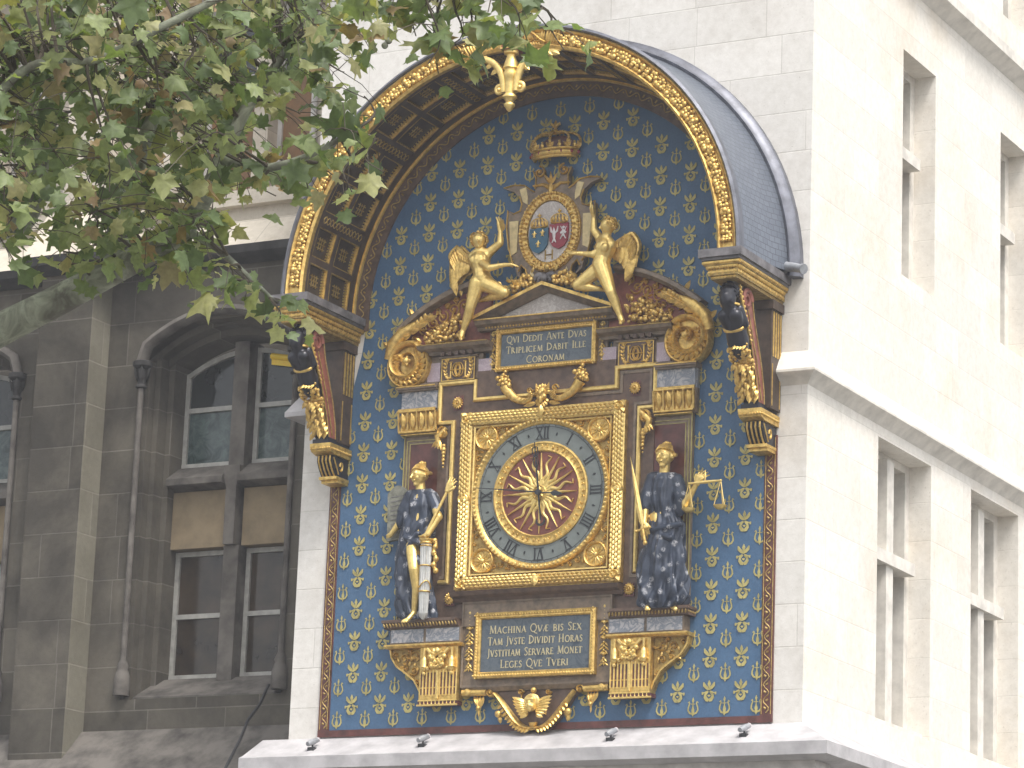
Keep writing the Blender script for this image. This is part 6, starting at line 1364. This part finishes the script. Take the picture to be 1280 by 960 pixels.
pool = [p for c in limbs for p in c[6:]]
TW, LF = MB(), MB(); tint = []; rd = random.Random(12)
OUT = [(0, -.08), (.10, -.02), (.30, -.16), (.36, .02), (.62, .10), (.46, .22), (.56, .44), (.72, .66), (.46, .62), (.30, .70), (.22, .86), (0, 1.14)]
OUT = OUT+[(-x, z) for x, z in reversed(OUT[1:-1])]
def leaf3(p, dr, nm, s_, tn):
    dr = dr.normalized(); sd_ = dr.cross(nm); sd_ = sd_.normalized() if sd_.length > 1e-4 else dr.orthogonal().normalized(); nm = sd_.cross(dr).normalized(); fold = rd.uniform(-.1, .75); cl = rd.uniform(-.6, .8); tw = rd.uniform(-.5, .5)
    c = len(LF.v); jit = [rd.uniform(.86, 1.14) for _ in OUT]
    wav = rd.uniform(0, 6)
    def W(x, z): return tuple(p+nm*s_*.07*sin(wav+9*x+7*z)+dr*(z*s_)+sd_*(x*s_)+nm*s_*(-fold*abs(x)-cl*(z*z*.5)+tw*x*z))
    LF.v += [W(0, .28)]+[W(x*j, z*j) for (x, z), j in zip(OUT, jit)]
    n_ = len(OUT); LF.f += [(c, c+1+i, c+1+(i+1) % n_) for i in range(n_)]; tint.extend([tn]*n_)
def twig(tgt, nl, spread=.16, size=.105, dead=0):
    a = min(pool, key=lambda p: (p-tgt).length); d = tgt-a
    if d.length > 1.6: a = tgt-d.normalized()*1.2
    d = tgt-a; m1 = a+d*.35+Vector((rd.uniform(-.05, .05), rd.uniform(-.1, .1), .10*d.length)); m2 = a+d*.75+Vector((rd.uniform(-.05, .05), rd.uniform(-.1, .1), .06*d.length))
    c = curve(a, m1, m2, tgt, n=3); wtube(TW, c, [max(.0025, .008*(1-i/len(c))) for i in range(len(c))], 5)
    for k in range(nl):
        u = 1-rd.random()**1.3*.75; b_ = c[min(len(c)-1, int(u*(len(c)-1)))]; o = Vector((rd.gauss(0, spread), rd.gauss(0, spread*1.6), rd.gauss(-.04, spread*.8)))
        p = b_+o; s_ = size*rd.uniform(.45, 1.15)*.80
        if rd.random() < .5: wtube(TW, [b_, b_.lerp(p, .5)+Vector((0, 0, .02)), p], [.0022, .0018, .0015], 4)
        # blades hang outward and down, tilted every way
        dr = Vector((rd.gauss(.25, .6), rd.gauss(-.15, .6), rd.gauss(-.55, .5))); nm = Vector((rd.gauss(.2, .6), rd.gauss(-.7, .5), rd.gauss(.5, .5)))
        t_ = rd.random(); tn = rd.uniform(0, .5) if t_ < .56 else rd.uniform(.42, .80) if t_ < .93 else rd.uniform(.80, .97)
        leaf3(p, dr, nm, s_, tn)
POLY = [(-80, -80), (455, -80), (440, 20), (405, 50), (395, 100), (400, 140), (385, 150), (345, 175), (318, 215), (300, 225), (285, 235), (258, 250), (280, 312), (322, 360), (310, 375), (262, 345), (238, 305), (200, 330), (150, 300), (128, 350), (90, 300), (60, 330), (0, 285), (-80, 300)]
def inpoly(x, y, P_):
    r_ = False; j = len(P_)-1
    for i in range(len(P_)):
        if (P_[i][1] > y) != (P_[j][1] > y) and x < (P_[j][0]-P_[i][0])*(y-P_[i][1])/(P_[j][1]-P_[i][1])+P_[i][0]: r_ = not r_
        j = i
    return r_
from mathutils import noise as mn
k = 0; tries = 0
while k < 185 and tries < 6000:
    tries += 1; x, y = rd.uniform(-80, 480), rd.uniform(-80, 400)
    if not inpoly(x, y, POLY): continue
    dn_ = mn.noise(Vector((x*.011, y*.011, 3)))
    if dn_ < -.22 and rd.random() < .9: continue
    if y > 285 and x < 240 and rd.random() < .55: continue
    twig(A3(x, y, rd.uniform(12.3, 13.9)), rd.randint(9, 13), .115, .092); k += 1
for (x, y, n_) in ((455, 20, 9), (500, 10, 9), (520, 45, 9), (545, 20, 9), (575, 5, 8), (560, 60, 8), (590, 50, 6), (610, 15, 7), (640, 8, 8), (665, 20, 8), (650, 45, 5), (690, 40, 6), (705, 45, 5), (535, 80, 5), (548, 92, 3), (480, 20, 8), (530, 65, 7), (430, 90, 8), (445, 165, 8), (470, 175, 5), (425, 150, 8), (440, 240, 3), (425, 225, 3), (480, 215, 1), (455, 120, 3), (450, 45, 5), (345, 245, 5), (330, 380, 7), (312, 360, 7), (350, 398, 3), (290, 338, 8), (60, 330, 2), (20, 330, 2), (90, 325, 3), (705, 62, 3), (400, 215, 4), (385, 235, 3)):
    twig(A3(x, y, rd.uniform(12.3, 12.9)), n_, .065, .112)
for k in range(80):                            # the rest of the crown, above and to the left of the view
    twig(A3(rd.uniform(-900, 60), rd.uniform(-750, 60), rd.uniform(11.5, 15.5)), rd.randint(8, 12), .28, .12)
for k in range(32): twig(A3(rd.uniform(0, 700), rd.uniform(-600, -130), rd.uniform(12, 14.5)), rd.randint(8, 12), .25, .12)
TW.build('twigs', 'twig', tree, 0)
me = bpy.data.meshes.new('leaves'); me.from_pydata(LF.v, [], LF.f); me.materials.append(M['leaf']); at_ = me.attributes.new('tint', 'FLOAT', 'FACE'); at_.data.foreach_set('value', tint); me.shade_smooth()
lo_ = bpy.data.objects.new('leaves', me); COL.objects.link(lo_); lo_.parent = tree; lo_.matrix_parent_inverse = Matrix.Translation(tree.location).inverted(); lo_['kind'] = 'stuff'
q = MB()
for (x, y) in ((481, 57), (486, 51)):
    p = A3(x, y, 12.5); q.sphere((p.x, -p.y, p.z), .013, n=10, m=8); wtube(q, [p, p+Vector((.0, 0, .08)), p+Vector((.03, 0, .16))], .0015, 4)
q.build('seed_balls', 'bark', tree)

# ============================================================ THIN HAZE ADDED TO IMITATE THE LENS VEIL
hz = MB(); hz.add([(x, y, z) for x in (-40, 40) for y in (-60, 20) for z in (-1, 22)], [(0, 1, 3, 2), (4, 6, 7, 5), (0, 4, 5, 1), (2, 3, 7, 6), (0, 2, 6, 4), (1, 5, 7, 3)])
m = bpy.data.materials.new('lens_veil_haze'); m.use_nodes = True; nt = m.node_tree; nt.nodes.remove(nt.nodes['Principled BSDF'])
pv = nt.nodes.new('ShaderNodeVolumePrincipled'); pv.inputs['Density'].default_value = .0018; pv.inputs['Color'].default_value = (.93, .95, 1, 1); nt.links.new(pv.outputs[0], nt.nodes['Material Output'].inputs['Volume'])
M['haze'] = m; tag(hz.build('haze', 'haze', smooth=0), 'thin pale haze added to stand in for the lens veil', 'haze', kind='stuff')
